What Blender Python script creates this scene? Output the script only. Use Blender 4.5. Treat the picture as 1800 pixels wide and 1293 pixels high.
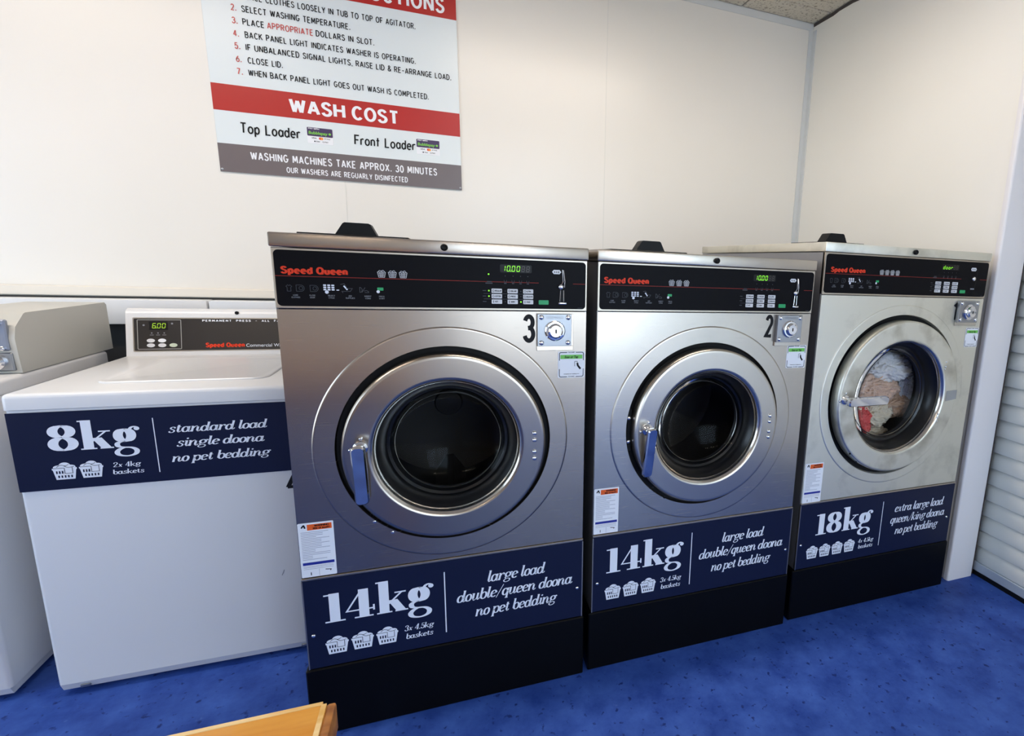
import bpy, bmesh, math, random
from mathutils import Vector, Matrix, noise

# ---------------------------------------------------------------- clear
for o in list(bpy.data.objects):
    bpy.data.objects.remove(o, do_unlink=True)
S = bpy.context.scene
COL = S.collection
random.seed(7)
PI = math.pi

# ---------------------------------------------------------------- camera
FPX, CX, CY, W, H = 942.5171, 1156.0497, 651.6267, 1800.0, 1293.0
YAW, PIT, ROL = 0.3779, -0.1925, 0.0430
CAM = Vector((0.3321, -1.3293, 1.1642))
cy_, sy_, cp_, sp_ = math.cos(YAW), math.sin(YAW), math.cos(PIT), math.sin(PIT)
fwd = Vector((sy_ * cp_, cy_ * cp_, sp_))
r0 = Vector((cy_, -sy_, 0)); u0 = r0.cross(fwd)
rr = math.cos(ROL) * r0 + math.sin(ROL) * u0
uu = -math.sin(ROL) * r0 + math.cos(ROL) * u0
cd = bpy.data.cameras.new('camera'); cam = bpy.data.objects.new('camera', cd); COL.objects.link(cam)
m3 = Matrix((rr, uu, -fwd)).transposed()
cam.matrix_world = Matrix.Translation(CAM) @ m3.to_4x4()
cd.sensor_fit = 'HORIZONTAL'; cd.sensor_width = 36.0; cd.lens = FPX / W * 36.0
cd.shift_x = -(CX - W / 2) / W; cd.shift_y = (CY - H / 2) / W
cd.clip_start = 0.02
S.camera = cam

# ---------------------------------------------------------------- world, daylight, exposure
wd = bpy.data.worlds.new('sky'); S.world = wd; wd.use_nodes = True
bg = wd.node_tree.nodes['Background']
bg.inputs['Color'].default_value = (0.62, 0.80, 1.0, 1); bg.inputs['Strength'].default_value = 7.0
S.view_settings.view_transform = 'Standard'; S.view_settings.look = 'None'
S.view_settings.exposure = -0.14; S.view_settings.gamma = 1.0; S.view_settings.use_curve_mapping = False
S.cycles.use_denoising = True
S.cycles.max_bounces = 10; S.cycles.diffuse_bounces = 5; S.cycles.glossy_bounces = 5; S.cycles.transparent_max_bounces = 12
S.cycles.sample_clamp_indirect = 6.0
S.cycles.caustics_reflective = False; S.cycles.caustics_refractive = False

def light(name, typ, loc, rot, size, energy, col):
    l = bpy.data.lights.new(name, typ); l.energy = energy; l.color = col
    if typ == 'AREA':
        l.shape = 'RECTANGLE'; l.size, l.size_y = size
    o = bpy.data.objects.new(name, l); COL.objects.link(o); o.location = loc; o.rotation_euler = rot
    return o
# fluorescent tubes of the ceiling battens (the battens themselves are built below)
BATTENS = [(-1.05, 0.12), (0.95, 0.12), (-1.05, -2.75), (0.95, -2.75)]  # rear pair added to warm the front wall that the steel mirrors
for bx_, by_ in BATTENS:
    light('fluorescent_light', 'AREA', (bx_, by_, 2.318), (0, 0, 0), (1.2, 0.13), 18.0 if by_ > -1 else 7.0, (1.0, 0.92, 0.83))
# daylight portals in the two shop window openings, and the sun on the street outside
for loc_, rot_, sz_ in (((1.3, -3.55, 1.32), (PI / 2, 0, 0), (1.8, 2.0)), ((-2.95, -.85, 1.32), (PI / 2, 0, -PI / 2), (2.1, 2.0))):
    pt = light('window_portal', 'AREA', loc_, rot_, sz_, 1.0, (1, 1, 1)); pt.data.cycles.is_portal = True
sun = light('sun', 'SUN', (0, 0, 6), (0, 0, 0), None, 12.0, (1.0, 0.90, 0.76))
sun.rotation_euler = Vector((-0.38, -0.30, -0.87)).to_track_quat('-Z', 'Y').to_euler(); sun.data.angle = .01

# ---------------------------------------------------------------- materials
def lin(c):
    return tuple(((v / 12.92) if v <= 0.04045 else ((v + 0.055) / 1.055) ** 2.4) for v in [q / 255 for q in c]) + (1,)
MATS = {}
def mat(name, col, rough=0.5, metal=0.0, spec=0.5, emit=0.0, srgb=True, coat=0.0):
    if name in MATS: return MATS[name]
    m = bpy.data.materials.new(name); m.use_nodes = True
    b = m.node_tree.nodes['Principled BSDF']
    c = lin(col) if srgb else tuple(col) + (1,)
    b.inputs['Base Color'].default_value = c
    b.inputs['Roughness'].default_value = rough; b.inputs['Metallic'].default_value = metal
    b.inputs['Specular IOR Level'].default_value = spec
    b.inputs['Coat Weight'].default_value = coat
    if emit:
        b.inputs['Emission Color'].default_value = c; b.inputs['Emission Strength'].default_value = emit
    MATS[name] = m
    return m
def nodes(m):
    nt = m.node_tree
    return nt, nt.nodes['Principled BSDF']
def noise_col(m, scale, c0, c1, lo=0.4, hi=0.6, detail=4, mapscale=(1, 1, 1), bump=0.0, coord='Object', rough=None):
    nt, b = nodes(m); N = nt.nodes; L = nt.links
    tc = N.new('ShaderNodeTexCoord'); mp = N.new('ShaderNodeMapping'); mp.inputs['Scale'].default_value = mapscale
    nz = N.new('ShaderNodeTexNoise'); nz.inputs['Scale'].default_value = scale; nz.inputs['Detail'].default_value = detail
    rp = N.new('ShaderNodeValToRGB'); rp.color_ramp.elements[0].position = lo; rp.color_ramp.elements[1].position = hi
    rp.color_ramp.elements[0].color = lin(c0); rp.color_ramp.elements[1].color = lin(c1)
    L.new(tc.outputs[coord], mp.inputs[0]); L.new(mp.outputs[0], nz.inputs['Vector']); L.new(nz.outputs['Fac'], rp.inputs[0])
    L.new(rp.outputs[0], b.inputs['Base Color'])
    if bump:
        bp = N.new('ShaderNodeBump'); bp.inputs['Strength'].default_value = bump; bp.inputs['Distance'].default_value = 0.002
        L.new(nz.outputs['Fac'], bp.inputs['Height']); L.new(bp.outputs[0], b.inputs['Normal'])
    if rough:
        mr = N.new('ShaderNodeMapRange'); mr.inputs['From Min'].default_value = 0.3; mr.inputs['From Max'].default_value = 0.7
        mr.inputs['To Min'].default_value, mr.inputs['To Max'].default_value = rough
        L.new(nz.outputs['Fac'], mr.inputs['Value']); L.new(mr.outputs[0], b.inputs['Roughness'])
    return rp

def steel(name, col, rough, aniso, smudge, smcol):
    m = mat(name, col, rough, 1.0)
    nt, b = nodes(m); N = nt.nodes; L = nt.links
    tc = N.new('ShaderNodeTexCoord')
    mp = N.new('ShaderNodeMapping'); mp.inputs['Scale'].default_value = (9, 9, 1500)
    nz = N.new('ShaderNodeTexNoise'); nz.inputs['Scale'].default_value = 1.0; nz.inputs['Detail'].default_value = 3
    L.new(tc.outputs['Object'], mp.inputs[0]); L.new(mp.outputs[0], nz.inputs['Vector'])
    sm = N.new('ShaderNodeTexNoise'); sm.inputs['Scale'].default_value = 7.0; sm.inputs['Detail'].default_value = 6; sm.inputs['Roughness'].default_value = 0.62
    L.new(tc.outputs['Object'], sm.inputs['Vector'])
    rp = N.new('ShaderNodeValToRGB'); rp.color_ramp.elements[0].position = 0.50; rp.color_ramp.elements[1].position = 0.72
    rp.color_ramp.elements[0].color = lin(col); rp.color_ramp.elements[1].color = lin(smcol)
    L.new(sm.outputs['Fac'], rp.inputs[0])
    mx = N.new('ShaderNodeMix'); mx.data_type = 'RGBA'; mx.inputs[0].default_value = smudge
    mx.inputs[6].default_value = lin(col); L.new(rp.outputs[0], mx.inputs[7]); L.new(mx.outputs[2], b.inputs['Base Color'])
    mr = N.new('ShaderNodeMapRange'); mr.inputs['From Min'].default_value = 0.25; mr.inputs['From Max'].default_value = 0.75
    mr.inputs['To Min'].default_value = rough * 0.98; mr.inputs['To Max'].default_value = rough * 1.02
    L.new(nz.outputs['Fac'], mr.inputs['Value']); L.new(mr.outputs[0], b.inputs['Roughness'])
    tg = N.new('ShaderNodeTangent'); tg.direction_type = 'RADIAL'; tg.axis = 'Z'
    L.new(tg.outputs[0], b.inputs['Tangent'])
    b.inputs['Anisotropic'].default_value = aniso; b.inputs['Anisotropic Rotation'].default_value = 0.25
    return m

M_STEEL = steel('brushed_steel', (172, 161, 150), 0.27, 0.4, 0.3, (152, 142, 132))  # base darkened and warmed for the dim, warm room this washer mirrors
M_STEEL_MID = steel('brushed_steel_mid', (194, 187, 177), 0.27, 0.3, 0.30, (166, 160, 150))  # same steel, lighter base for the brighter reflections on its washer
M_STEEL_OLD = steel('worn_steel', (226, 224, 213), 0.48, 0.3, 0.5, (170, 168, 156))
M_DOOR = mat('door_steel', (174, 164, 153), 0.25, 1.0)  # follows the darkened panel tone
M_DOOR_MID = mat('door_steel_mid', (194, 187, 177), 0.27, 1.0)  # follows the lighter panel tone
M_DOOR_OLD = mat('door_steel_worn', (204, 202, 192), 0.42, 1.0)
noise_col(M_DOOR_OLD, 11, (186, 182, 168), (224, 222, 211), 0.30, 0.52, 6)
M_TRIMSTEEL = mat('trim_steel', (184, 174, 160), 0.36, 1.0)
M_POLISH = mat('polished_steel', (205, 200, 192), 0.16, 1.0)
M_CHROME = mat('chrome', (225, 225, 228), 0.06, 1.0)
M_ZINC = mat('zinc_plate', (160, 162, 166), 0.36, 1.0)
M_SIDE = mat('cabinet_side', (150, 150, 153), 0.42, 0.6)
M_DARK = mat('black_paint', (10, 10, 11), 0.35, 0.0, 0.35)
M_PLINTH = mat('black_plinth', (5, 5, 6), 0.40, 0.0, 0.15)
M_RUBBER = mat('black_rubber', (9, 9, 11), 0.5, 0.0, 0.2)
M_GASKET = mat('gasket_rubber', (12, 12, 14), 0.30, 0.0, 0.4)
M_BLACKFACE = mat('control_black', (13, 12, 16), 0.45, 0.0, 0.08)
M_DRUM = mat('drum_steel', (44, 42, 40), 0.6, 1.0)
M_NAVY = mat('navy_panel', (17, 24, 52), 0.42, 0.0, 0.22)
M_WHITEINK = mat('white_ink', (226, 230, 240), 0.5, 0.0, 0.2)
M_GREYINK = mat('grey_ink', (128, 130, 136), 0.5, 0.0, 0.2)
M_DIMINK = mat('dim_ink', (78, 80, 86), 0.5, 0.0, 0.2)
M_REDINK = mat('red_ink', (222, 62, 34), 0.5, 0.0, 0.2)
M_REDLINE = mat('red_line', (132, 40, 34), 0.5, 0.0, 0.2)
M_BLACKINK = mat('black_ink', (18, 18, 20), 0.5, 0.0, 0.2)
M_KEY = mat('white_key', (214, 214, 218), 0.45)
M_GREEN = mat('green_key', (22, 158, 92), 0.45)
M_LED = mat('green_led', (150, 255, 50), 0.5, emit=0.65)
M_LEDOFF = mat('unlit_led', (58, 52, 50), 0.4)
M_WINDOWLED = mat('display_window', (24, 22, 22), 0.4, 0.0, 0.2)
M_STICK = mat('white_sticker', (232, 234, 240), 0.4)
M_ORANGE = mat('orange_band', (226, 92, 22), 0.5)
M_BLUEBAND = mat('blue_band', (24, 40, 140), 0.5)
M_GREENBAND = mat('green_band', (112, 196, 84), 0.5)
M_ENAMEL = mat('white_enamel', (214, 214, 216), 0.26, 0.0, 0.5)
M_METER = mat('grey_enamel', (186, 184, 177), 0.36)
M_BROWNFACE = mat('console_face', (44, 40, 38), 0.25)
M_SIGNWHITE = mat('sign_white', (218, 226, 230), 0.30)
M_SIGNRED = mat('sign_red', (174, 32, 28), 0.32)
M_SIGNGREY = mat('sign_grey', (106, 97, 99), 0.32)
M_TEXTRED = mat('sign_red_text', (196, 74, 68), 0.45)
M_PURPLE = mat('card_purple', (58, 40, 84), 0.4)
M_PAYGREEN = mat('card_green', (120, 190, 70), 0.45)
M_WALL = mat('wall_panel', (226, 220, 210), 0.30, 0.0, 0.45)
noise_col(M_WALL, 1.1, (226, 222, 215), (230, 226, 220), 0.35, 0.65, 2)
M_WALLR = mat('wall_paint', (230, 226, 216), 0.5)
noise_col(M_WALLR, 1.3, (231, 228, 220), (236, 233, 226), 0.35, 0.65, 2)
M_TRIM = mat('pvc_trim', (206, 208, 208), 0.35)
M_POST = mat('post_paint', (226, 222, 222), 0.4)
M_DUCT = mat('duct_white', (222, 224, 228), 0.4)
M_GLOOM = mat('gloom_black', (16, 13, 12), 0.7)  # near-black colour standing in for unlit gaps
M_SHUT = mat('shutter_enamel', (244, 246, 242), 0.42)
M_ALU = mat('bottom_rail', (168, 178, 190), 0.4, 0.3)
M_TUBE = mat('tube_glow', (255, 226, 186), 0.5, emit=9.0)
M_FITTING = mat('fitting_white', (226, 226, 224), 0.4)
M_TAPE = mat('grey_tape', (150, 150, 148), 0.5)
M_FRAMEAL = mat('window_frame', (190, 192, 194), 0.4, 0.6)
M_PAVE = mat('pavement', (120, 118, 112), 0.9)
noise_col(M_PAVE, 6, (172, 168, 160), (196, 192, 184), 0.3, 0.7, 6)

# blue speckled vinyl
M_FLOOR = mat('blue_vinyl', (44, 78, 166), 0.45, 0.0, 0.14)
def floor_nodes():
    nt, b = nodes(M_FLOOR); N = nt.nodes; L = nt.links
    tc = N.new('ShaderNodeTexCoord')
    n1 = N.new('ShaderNodeTexNoise'); n1.inputs['Scale'].default_value = 9; n1.inputs['Detail'].default_value = 8; n1.inputs['Roughness'].default_value = 0.65
    n2 = N.new('ShaderNodeTexNoise'); n2.inputs['Scale'].default_value = 48; n2.inputs['Detail'].default_value = 3
    n3 = N.new('ShaderNodeTexNoise'); n3.inputs['Scale'].default_value = 30; n3.inputs['Detail'].default_value = 4
    for n in (n1, n2, n3): L.new(tc.outputs['Object'], n.inputs['Vector'])
    r1 = N.new('ShaderNodeValToRGB'); r1.color_ramp.elements[0].position = 0.34; r1.color_ramp.elements[1].position = 0.68
    r1.color_ramp.elements[0].color = lin((36, 62, 136)); r1.color_ramp.elements[1].color = lin((62, 94, 172))
    L.new(n1.outputs['Fac'], r1.inputs[0])
    r2 = N.new('ShaderNodeValToRGB'); r2.color_ramp.elements[0].position = 0.62; r2.color_ramp.elements[1].position = 0.70
    L.new(n2.outputs['Fac'], r2.inputs[0])
    mx = N.new('ShaderNodeMix'); mx.data_type = 'RGBA'
    L.new(r2.outputs[0], mx.inputs[0]); L.new(r1.outputs[0], mx.inputs[6]); mx.inputs[7].default_value = lin((30, 48, 110))
    r3 = N.new('ShaderNodeValToRGB'); r3.color_ramp.elements[0].position = 0.70; r3.color_ramp.elements[1].position = 0.80
    r3.color_ramp.elements[1].color = (0.5, 0.5, 0.5, 1)
    L.new(n3.outputs['Fac'], r3.inputs[0])
    mx2 = N.new('ShaderNodeMix'); mx2.data_type = 'RGBA'
    L.new(r3.outputs[0], mx2.inputs[0]); L.new(mx.outputs[2], mx2.inputs[6]); mx2.inputs[7].default_value = lin((96, 122, 190))
    L.new(mx2.outputs[2], b.inputs['Base Color'])
    mr = N.new('ShaderNodeMapRange'); mr.inputs['To Min'].default_value = 0.36; mr.inputs['To Max'].default_value = 0.55
    L.new(n1.outputs['Fac'], mr.inputs['Value']); L.new(mr.outputs[0], b.inputs['Roughness'])
    bp = N.new('ShaderNodeBump'); bp.inputs['Strength'].default_value = 0.15; bp.inputs['Distance'].default_value = 0.002
    L.new(n3.outputs['Fac'], bp.inputs['Height']); L.new(bp.outputs[0], b.inputs['Normal'])
floor_nodes()

# mineral-fibre ceiling tile
M_CEIL = mat('ceiling_tile', (206, 198, 182), 0.9)
rp_ = noise_col(M_CEIL, 85, (128, 120, 106), (210, 203, 188), 0.30, 0.46, 5, bump=0.5)

# stained plywood
M_WOOD = mat('stained_wood', (206, 140, 48), 0.32, coat=0.3)
noise_col(M_WOOD, 5, (198, 128, 34), (224, 164, 74), 0.3, 0.7, 6, mapscale=(1.2, 12, 12), bump=0.15)
M_WOODEDGE = mat('worn_wood_edge', (170, 104, 44), 0.45)
noise_col(M_WOODEDGE, 9, (128, 74, 30), (196, 134, 66), 0.35, 0.65, 6, mapscale=(1.2, 6, 6), bump=0.1)
M_WOODPALE = mat('rubbed_wood_edge', (222, 190, 130), 0.45)
noise_col(M_WOODPALE, 9, (206, 160, 84), (228, 200, 146), 0.35, 0.6, 5, mapscale=(1.5, 10, 10))

# door glass: clear pane, fresnel reflection
def glass_mat(name, tint):
    m = bpy.data.materials.new(name); m.use_nodes = True; nt = m.node_tree; N = nt.nodes; L = nt.links
    N.remove(N['Principled BSDF']); out = N['Material Output']
    t = N.new('ShaderNodeBsdfTransparent'); t.inputs[0].default_value = tint
    g = N.new('ShaderNodeBsdfGlossy'); g.inputs['Roughness'].default_value = 0.02; g.inputs[0].default_value = (1, 1, 1, 1)
    f = N.new('ShaderNodeFresnel'); f.inputs['IOR'].default_value = 1.13
    mx = N.new('ShaderNodeMixShader'); L.new(f.outputs[0], mx.inputs[0]); L.new(t.outputs[0], mx.inputs[1]); L.new(g.outputs[0], mx.inputs[2])
    L.new(mx.outputs[0], out.inputs['Surface']); MATS[name] = m
    return m
M_GLASS = glass_mat('door_glass', (0.90, 0.91, 0.92, 1))

def cloth(name, c0, c1):
    m = mat(name, c0, 0.85, 0, 0.2)
    noise_col(m, 160, c0, c1, 0.3, 0.7, 3, bump=0.35)
    return m

# ---------------------------------------------------------------- mesh builder
class MB:
    def __init__(s): s.v = []; s.f = []; s.n = 0
    def add(s, vs, fs):
        n = len(s.v); s.v += [tuple(q) for q in vs]; s.f += [tuple(i + n for i in f) for f in fs]; return s
    def box(s, x0, x1, y0, y1, z0, z1, bev=0.0, seg=2, keep=None):
        if bev <= 0:
            v = [(x0, y0, z0), (x1, y0, z0), (x1, y1, z0), (x0, y1, z0), (x0, y0, z1), (x1, y0, z1), (x1, y1, z1), (x0, y1, z1)]
            return s.add(v, [(3, 2, 1, 0), (4, 5, 6, 7), (0, 1, 5, 4), (1, 2, 6, 5), (2, 3, 7, 6), (3, 0, 4, 7)])
        bm = bmesh.new(); bmesh.ops.create_cube(bm, size=1.0)
        for q in bm.verts:
            q.co = Vector(((x0 + x1) / 2 + q.co.x * (x1 - x0), (y0 + y1) / 2 + q.co.y * (y1 - y0), (z0 + z1) / 2 + q.co.z * (z1 - z0)))
        ed = [e for e in bm.edges if keep is None or keep((e.verts[0].co + e.verts[1].co) / 2, e.verts[0].co - e.verts[1].co)]
        bmesh.ops.bevel(bm, geom=ed, offset=bev, segments=seg, profile=0.5, affect='EDGES')
        return s.bm(bm)
    def bm(s, bm):
        bm.verts.index_update()
        s.add([q.co[:] for q in bm.verts], [[q.index for q in f.verts] for f in bm.faces]); bm.free(); return s
    def poly(s, pts, y):                                   # flat polygon in the xz plane facing -y
        a = sum(pts[i][0] * pts[(i + 1) % len(pts)][1] - pts[(i + 1) % len(pts)][0] * pts[i][1] for i in range(len(pts)))
        if a < 0: pts = pts[::-1]
        s.n += 1; y = y - (s.n % 24) * 8e-6              # overlapping strokes of ink do not share a plane
        return s.add([(p[0], y, p[1]) for p in pts], [tuple(range(len(pts)))])
    def prism(s, pts, y0, y1):                             # xz outline extruded from y0 (front) to y1
        a = sum(pts[i][0] * pts[(i + 1) % len(pts)][1] - pts[(i + 1) % len(pts)][0] * pts[i][1] for i in range(len(pts)))
        if a < 0: pts = pts[::-1]
        n = len(pts); v = [(p[0], y0, p[1]) for p in pts] + [(p[0], y1, p[1]) for p in pts]
        return s.add(v, [tuple(range(n)), tuple(range(2 * n - 1, n - 1, -1))] + [(i, i + n, (i + 1) % n + n, (i + 1) % n) for i in range(n)])
    def prismx(s, pts, x0, x1):                            # yz outline extruded along x
        n = len(pts); v = [(x0, p[0], p[1]) for p in pts] + [(x1, p[0], p[1]) for p in pts]
        return s.add(v, [tuple(range(n - 1, -1, -1)), tuple(range(n, 2 * n))] + [(i, (i + 1) % n, (i + 1) % n + n, i + n) for i in range(n)])
    def lathe(s, cx, cz, prof, seg=96, close=False):       # prof [(r, y)] around an axis along y
        n = len(prof); v = []; f = []
        for k in range(seg):
            a = 2 * PI * k / seg; c, d = math.cos(a), math.sin(a)
            v += [(cx + r * c, y, cz + r * d) for r, y in prof]
        for k in range(seg):
            k2 = (k + 1) % seg
            for i in range(n - 1 + (1 if close else 0)):
                j = (i + 1) % n
                f.append((k * n + i, k * n + j, k2 * n + j, k2 * n + i))
        return s.add(v, f)
    def disc(s, cx, cz, r, y, seg=24, rz=None):
        rz = rz or r
        return s.poly([(cx + r * math.cos(2 * PI * k / seg), cz + rz * math.sin(2 * PI * k / seg)) for k in range(seg)], y)
    def knob(s, cx, cz, r, y0, y1, seg=20, dome=0.3):      # capped round stud, y0 at the surface, y1 the outer end
        pr = [(r, y0), (r, y0 + (y1 - y0) * (1 - dome)), (r * 0.8, y0 + (y1 - y0) * (1 - dome * 0.35)), (r * 0.45, y1), (0.0002, y1)]
        return s.lathe(cx, cz, pr, seg)
    def tube(s, pts, r, seg=10, cap=True):
        pts = [Vector(p) for p in pts]; n = len(pts); rings = []
        rad = r if isinstance(r, (list, tuple)) else [r] * n
        up = Vector((0.123, 0.31, 0.94))
        for i, p in enumerate(pts):
            t = (pts[min(i + 1, n - 1)] - pts[max(i - 1, 0)]).normalized()
            a = t.cross(up).normalized(); b = t.cross(a)
            rings.append([p + (a * math.cos(2 * PI * k / seg) + b * math.sin(2 * PI * k / seg)) * rad[i] for k in range(seg)])
        v = [q for rg in rings for q in rg]; f = []
        for i in range(n - 1):
            for k in range(seg):
                f.append((i * seg + k, i * seg + (k + 1) % seg, (i + 1) * seg + (k + 1) % seg, (i + 1) * seg + k))
        if cap: f += [tuple(range(seg))[::-1], tuple((n - 1) * seg + k for k in range(seg))]
        return s.add(v, f)
    def build(s, name, m, parent=None, ang=35, loc=None, label=None, recalc=False):
        me = bpy.data.meshes.new(name); me.from_pydata(s.v, [], s.f); me.update()
        if recalc:
            b = bmesh.new(); b.from_mesh(me); bmesh.ops.recalc_face_normals(b, faces=b.faces); b.to_mesh(me); b.free()
        me.materials.append(m)
        me.polygons.foreach_set('use_smooth', [True] * len(me.polygons)); me.set_sharp_from_angle(angle=math.radians(ang))
        o = bpy.data.objects.new(name, me); COL.objects.link(o)
        if parent: o.parent = parent
        if loc: o.location = loc
        if label: o['label'] = label
        return o
def empty(name, loc, label, cat, group=None):
    o = bpy.data.objects.new(name, None); COL.objects.link(o); o.location = loc; o.empty_display_size = 0.1
    o['label'] = label; o['category'] = cat
    if group: o['group'] = group
    return o
def tag(o, label, cat, group=None):
    o['label'] = label; o['category'] = cat
    if group: o['group'] = group
    return o
def struct(o): o['kind'] = 'structure'; return o
def rrect(x0, x1, z0, z1, r, seg=5):
    p = []
    for cx, cz, a0 in ((x1 - r, z0 + r, -90), (x1 - r, z1 - r, 0), (x0 + r, z1 - r, 90), (x0 + r, z0 + r, 180)):
        for k in range(seg + 1):
            a = math.radians(a0 + 90 * k / seg); p.append((cx + r * math.cos(a), cz + r * math.sin(a)))
    return p

# ---------------------------------------------------------------- lettering: skeleton strokes swept with an elliptical nib
def el(cx, cy, rx, ry, a0=0, a1=360, n=None):
    n = n or max(5, int(abs(a1 - a0) / 15))
    return [(cx + rx * math.cos(math.radians(a0 + (a1 - a0) * k / n)), cy + ry * math.sin(math.radians(a0 + (a1 - a0) * k / n))) for k in range(n + 1)]
def cr(pts, n=6):                                          # Catmull-Rom through points
    q = [pts[0]] + list(pts) + [pts[-1]]; out = []
    for i in range(1, len(q) - 2):
        p0, p1, p2, p3 = q[i - 1], q[i], q[i + 1], q[i + 2]
        for k in range(n):
            t = k / n
            out.append(tuple(0.5 * (2 * p1[d] + (p2[d] - p0[d]) * t + (2 * p0[d] - 5 * p1[d] + 4 * p2[d] - p3[d]) * t * t + (3 * p1[d] - p0[d] - 3 * p2[d] + p3[d]) * t ** 3) for d in (0, 1)))
    return out + [pts[-1]]
# sans capitals, digits: height 1.  glyph = (advance width, [strokes])
C_ = {}
C_['A'] = (.62, [[(0, 0), (.30, 1)], [(.32, 1), (.62, 0)], [(.12, .30), (.5, .30)]])
C_['B'] = (.54, [[(0, 0), (0, 1), (.26, 1)] + el(.26, .765, .22, .235, 80, -80) + [(0, .53)], [(.28, .53)] + el(.28, .265, .26, .265, 80, -80) + [(0, 0)]])
C_['C'] = (.58, [el(.31, .5, .31, .5, 42, 318)])
C_['D'] = (.58, [[(0, 0), (0, 1), (.22, 1)] + el(.22, .5, .36, .5, 80, -80) + [(.2, 0), (0, 0)]])
C_['E'] = (.48, [[(.48, 1), (0, 1), (0, 0), (.48, 0)], [(0, .52), (.42, .52)]])
C_['F'] = (.46, [[(.48, 1), (0, 1), (0, 0)], [(0, .5), (.4, .5)]])
C_['G'] = (.62, [el(.31, .5, .31, .5, 45, 340) + [(.62, .45), (.36, .45)]])
C_['H'] = (.58, [[(0, 0), (0, 1)], [(.58, 0), (.58, 1)], [(0, .52), (.58, .52)]])
C_['I'] = (.02, [[(.01, 0), (.01, 1)]])
C_['J'] = (.40, [[(.4, 1), (.4, .25)] + el(.2, .22, .2, .22, 0, -170)])
C_['K'] = (.56, [[(0, 0), (0, 1)], [(.52, 1), (.02, .42)], [(.18, .58), (.56, 0)]])
C_['L'] = (.44, [[(0, 1), (0, 0), (.44, 0)]])
C_['M'] = (.70, [[(0, 0), (.05, 1)], [(.07, 1), (.35, .22)], [(.35, .22), (.63, 1)], [(.65, 1), (.70, 0)]])
C_['N'] = (.58, [[(0, 0), (0, 1)], [(.03, 1), (.55, 0)], [(.58, 0), (.58, 1)]])
C_['O'] = (.66, [el(.33, .5, .33, .5, 90, 450)])
C_['P'] = (.52, [[(0, 0), (0, 1), (.26, 1)] + el(.26, .74, .26, .26, 80, -80) + [(0, .48)]])
C_['Q'] = (.66, [el(.33, .5, .33, .5, 90, 450), [(.42, .25), (.66, -.05)]])
C_['R'] = (.56, [[(0, 0), (0, 1), (.28, 1)] + el(.28, .75, .24, .25, 80, -80) + [(0, .5)], [(.26, .5), (.56, 0)]])
C_['S'] = (.52, [cr([(.49, .82), (.38, .96), (.24, 1), (.07, .92), (.03, .74), (.13, .6), (.3, .5), (.46, .4), (.51, .24), (.42, .06), (.25, 0), (.09, .05), (0, .2)], 4)])
C_['T'] = (.56, [[(0, 1), (.56, 1)], [(.28, 1), (.28, 0)]])
C_['U'] = (.58, [[(0, 1), (0, .3)] + el(.29, .29, .29, .29, 180, 360) + [(.58, 1)]])
C_['V'] = (.60, [[(0, 1), (.29, 0)], [(.31, 0), (.6, 1)]])
C_['W'] = (.86, [[(0, 1), (.20, 0)], [(.22, 0), (.43, .92)], [(.43, .92), (.64, 0)], [(.66, 0), (.86, 1)]])
C_['X'] = (.58, [[(0, 0), (.58, 1)], [(0, 1), (.58, 0)]])
C_['Y'] = (.58, [[(0, 1), (.28, .46)], [(.30, .46), (.58, 1)], [(.29, .5), (.29, 0)]])
C_['Z'] = (.54, [[(0, 1), (.54, 1)], [(.52, 1), (.02, 0)], [(0, 0), (.54, 0)]])
C_['0'] = (.52, [el(.26, .5, .26, .5, 90, 450)])
C_['1'] = (.26, [[(0, .8), (.2, 1), (.2, 0)]])
C_['2'] = (.50, [el(.25, .74, .24, .26, 165, -35) + [(0, 0), (.5, 0)]])
C_['3'] = (.50, [el(.25, .76, .22, .24, 165, -75) + [(.2, .52)], [(.2, .52)] + el(.25, .27, .25, .27, 78, -165)])
C_['4'] = (.56, [[(.4, 0), (.4, 1)], [(.38, 1), (.02, .26)], [(0, .28), (.56, .28)]])
C_['5'] = (.50, [[(.46, 1), (.08, 1), (.03, .54)] + el(.24, .33, .26, .33, 125, -160)])
C_['6'] = (.50, [cr([(.4, .98), (.14, .72), (.01, .32)], 5), el(.25, .31, .25, .31, 180, 540)])
C_['7'] = (.48, [[(0, 1), (.48, 1)], [(.45, 1), (.16, 0)]])
C_['8'] = (.50, [el(.25, .76, .21, .24, 270, 630), el(.25, .26, .25, .26, 90, 450)])
C_['9'] = (.50, [el(.25, .69, .25, .31, 0, 360), cr([(.49, .68), (.4, .3), (.12, .02)], 5)])
C_['.'] = (.08, [('dot', .04, .05, .10)])
C_[','] = (.06, [[(.05, .03), (0, -.14)]])
C_['-'] = (.40, [[(0, .45), (.4, .45)]])
C_['/'] = (.34, [[(0, -.1), (.34, 1.05)]])
C_['$'] = (.50, C_['S'][1] + [[(.25, 1.12), (.25, -.12)]])
C_['&'] = (.60, [cr([(.6, .02), (.3, .45), (.12, .74), (.16, .94), (.3, 1), (.42, .9), (.4, .7), (.12, .46), (.02, .26), (.08, .06), (.26, 0), (.46, .1), (.58, .4)], 4)])
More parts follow.
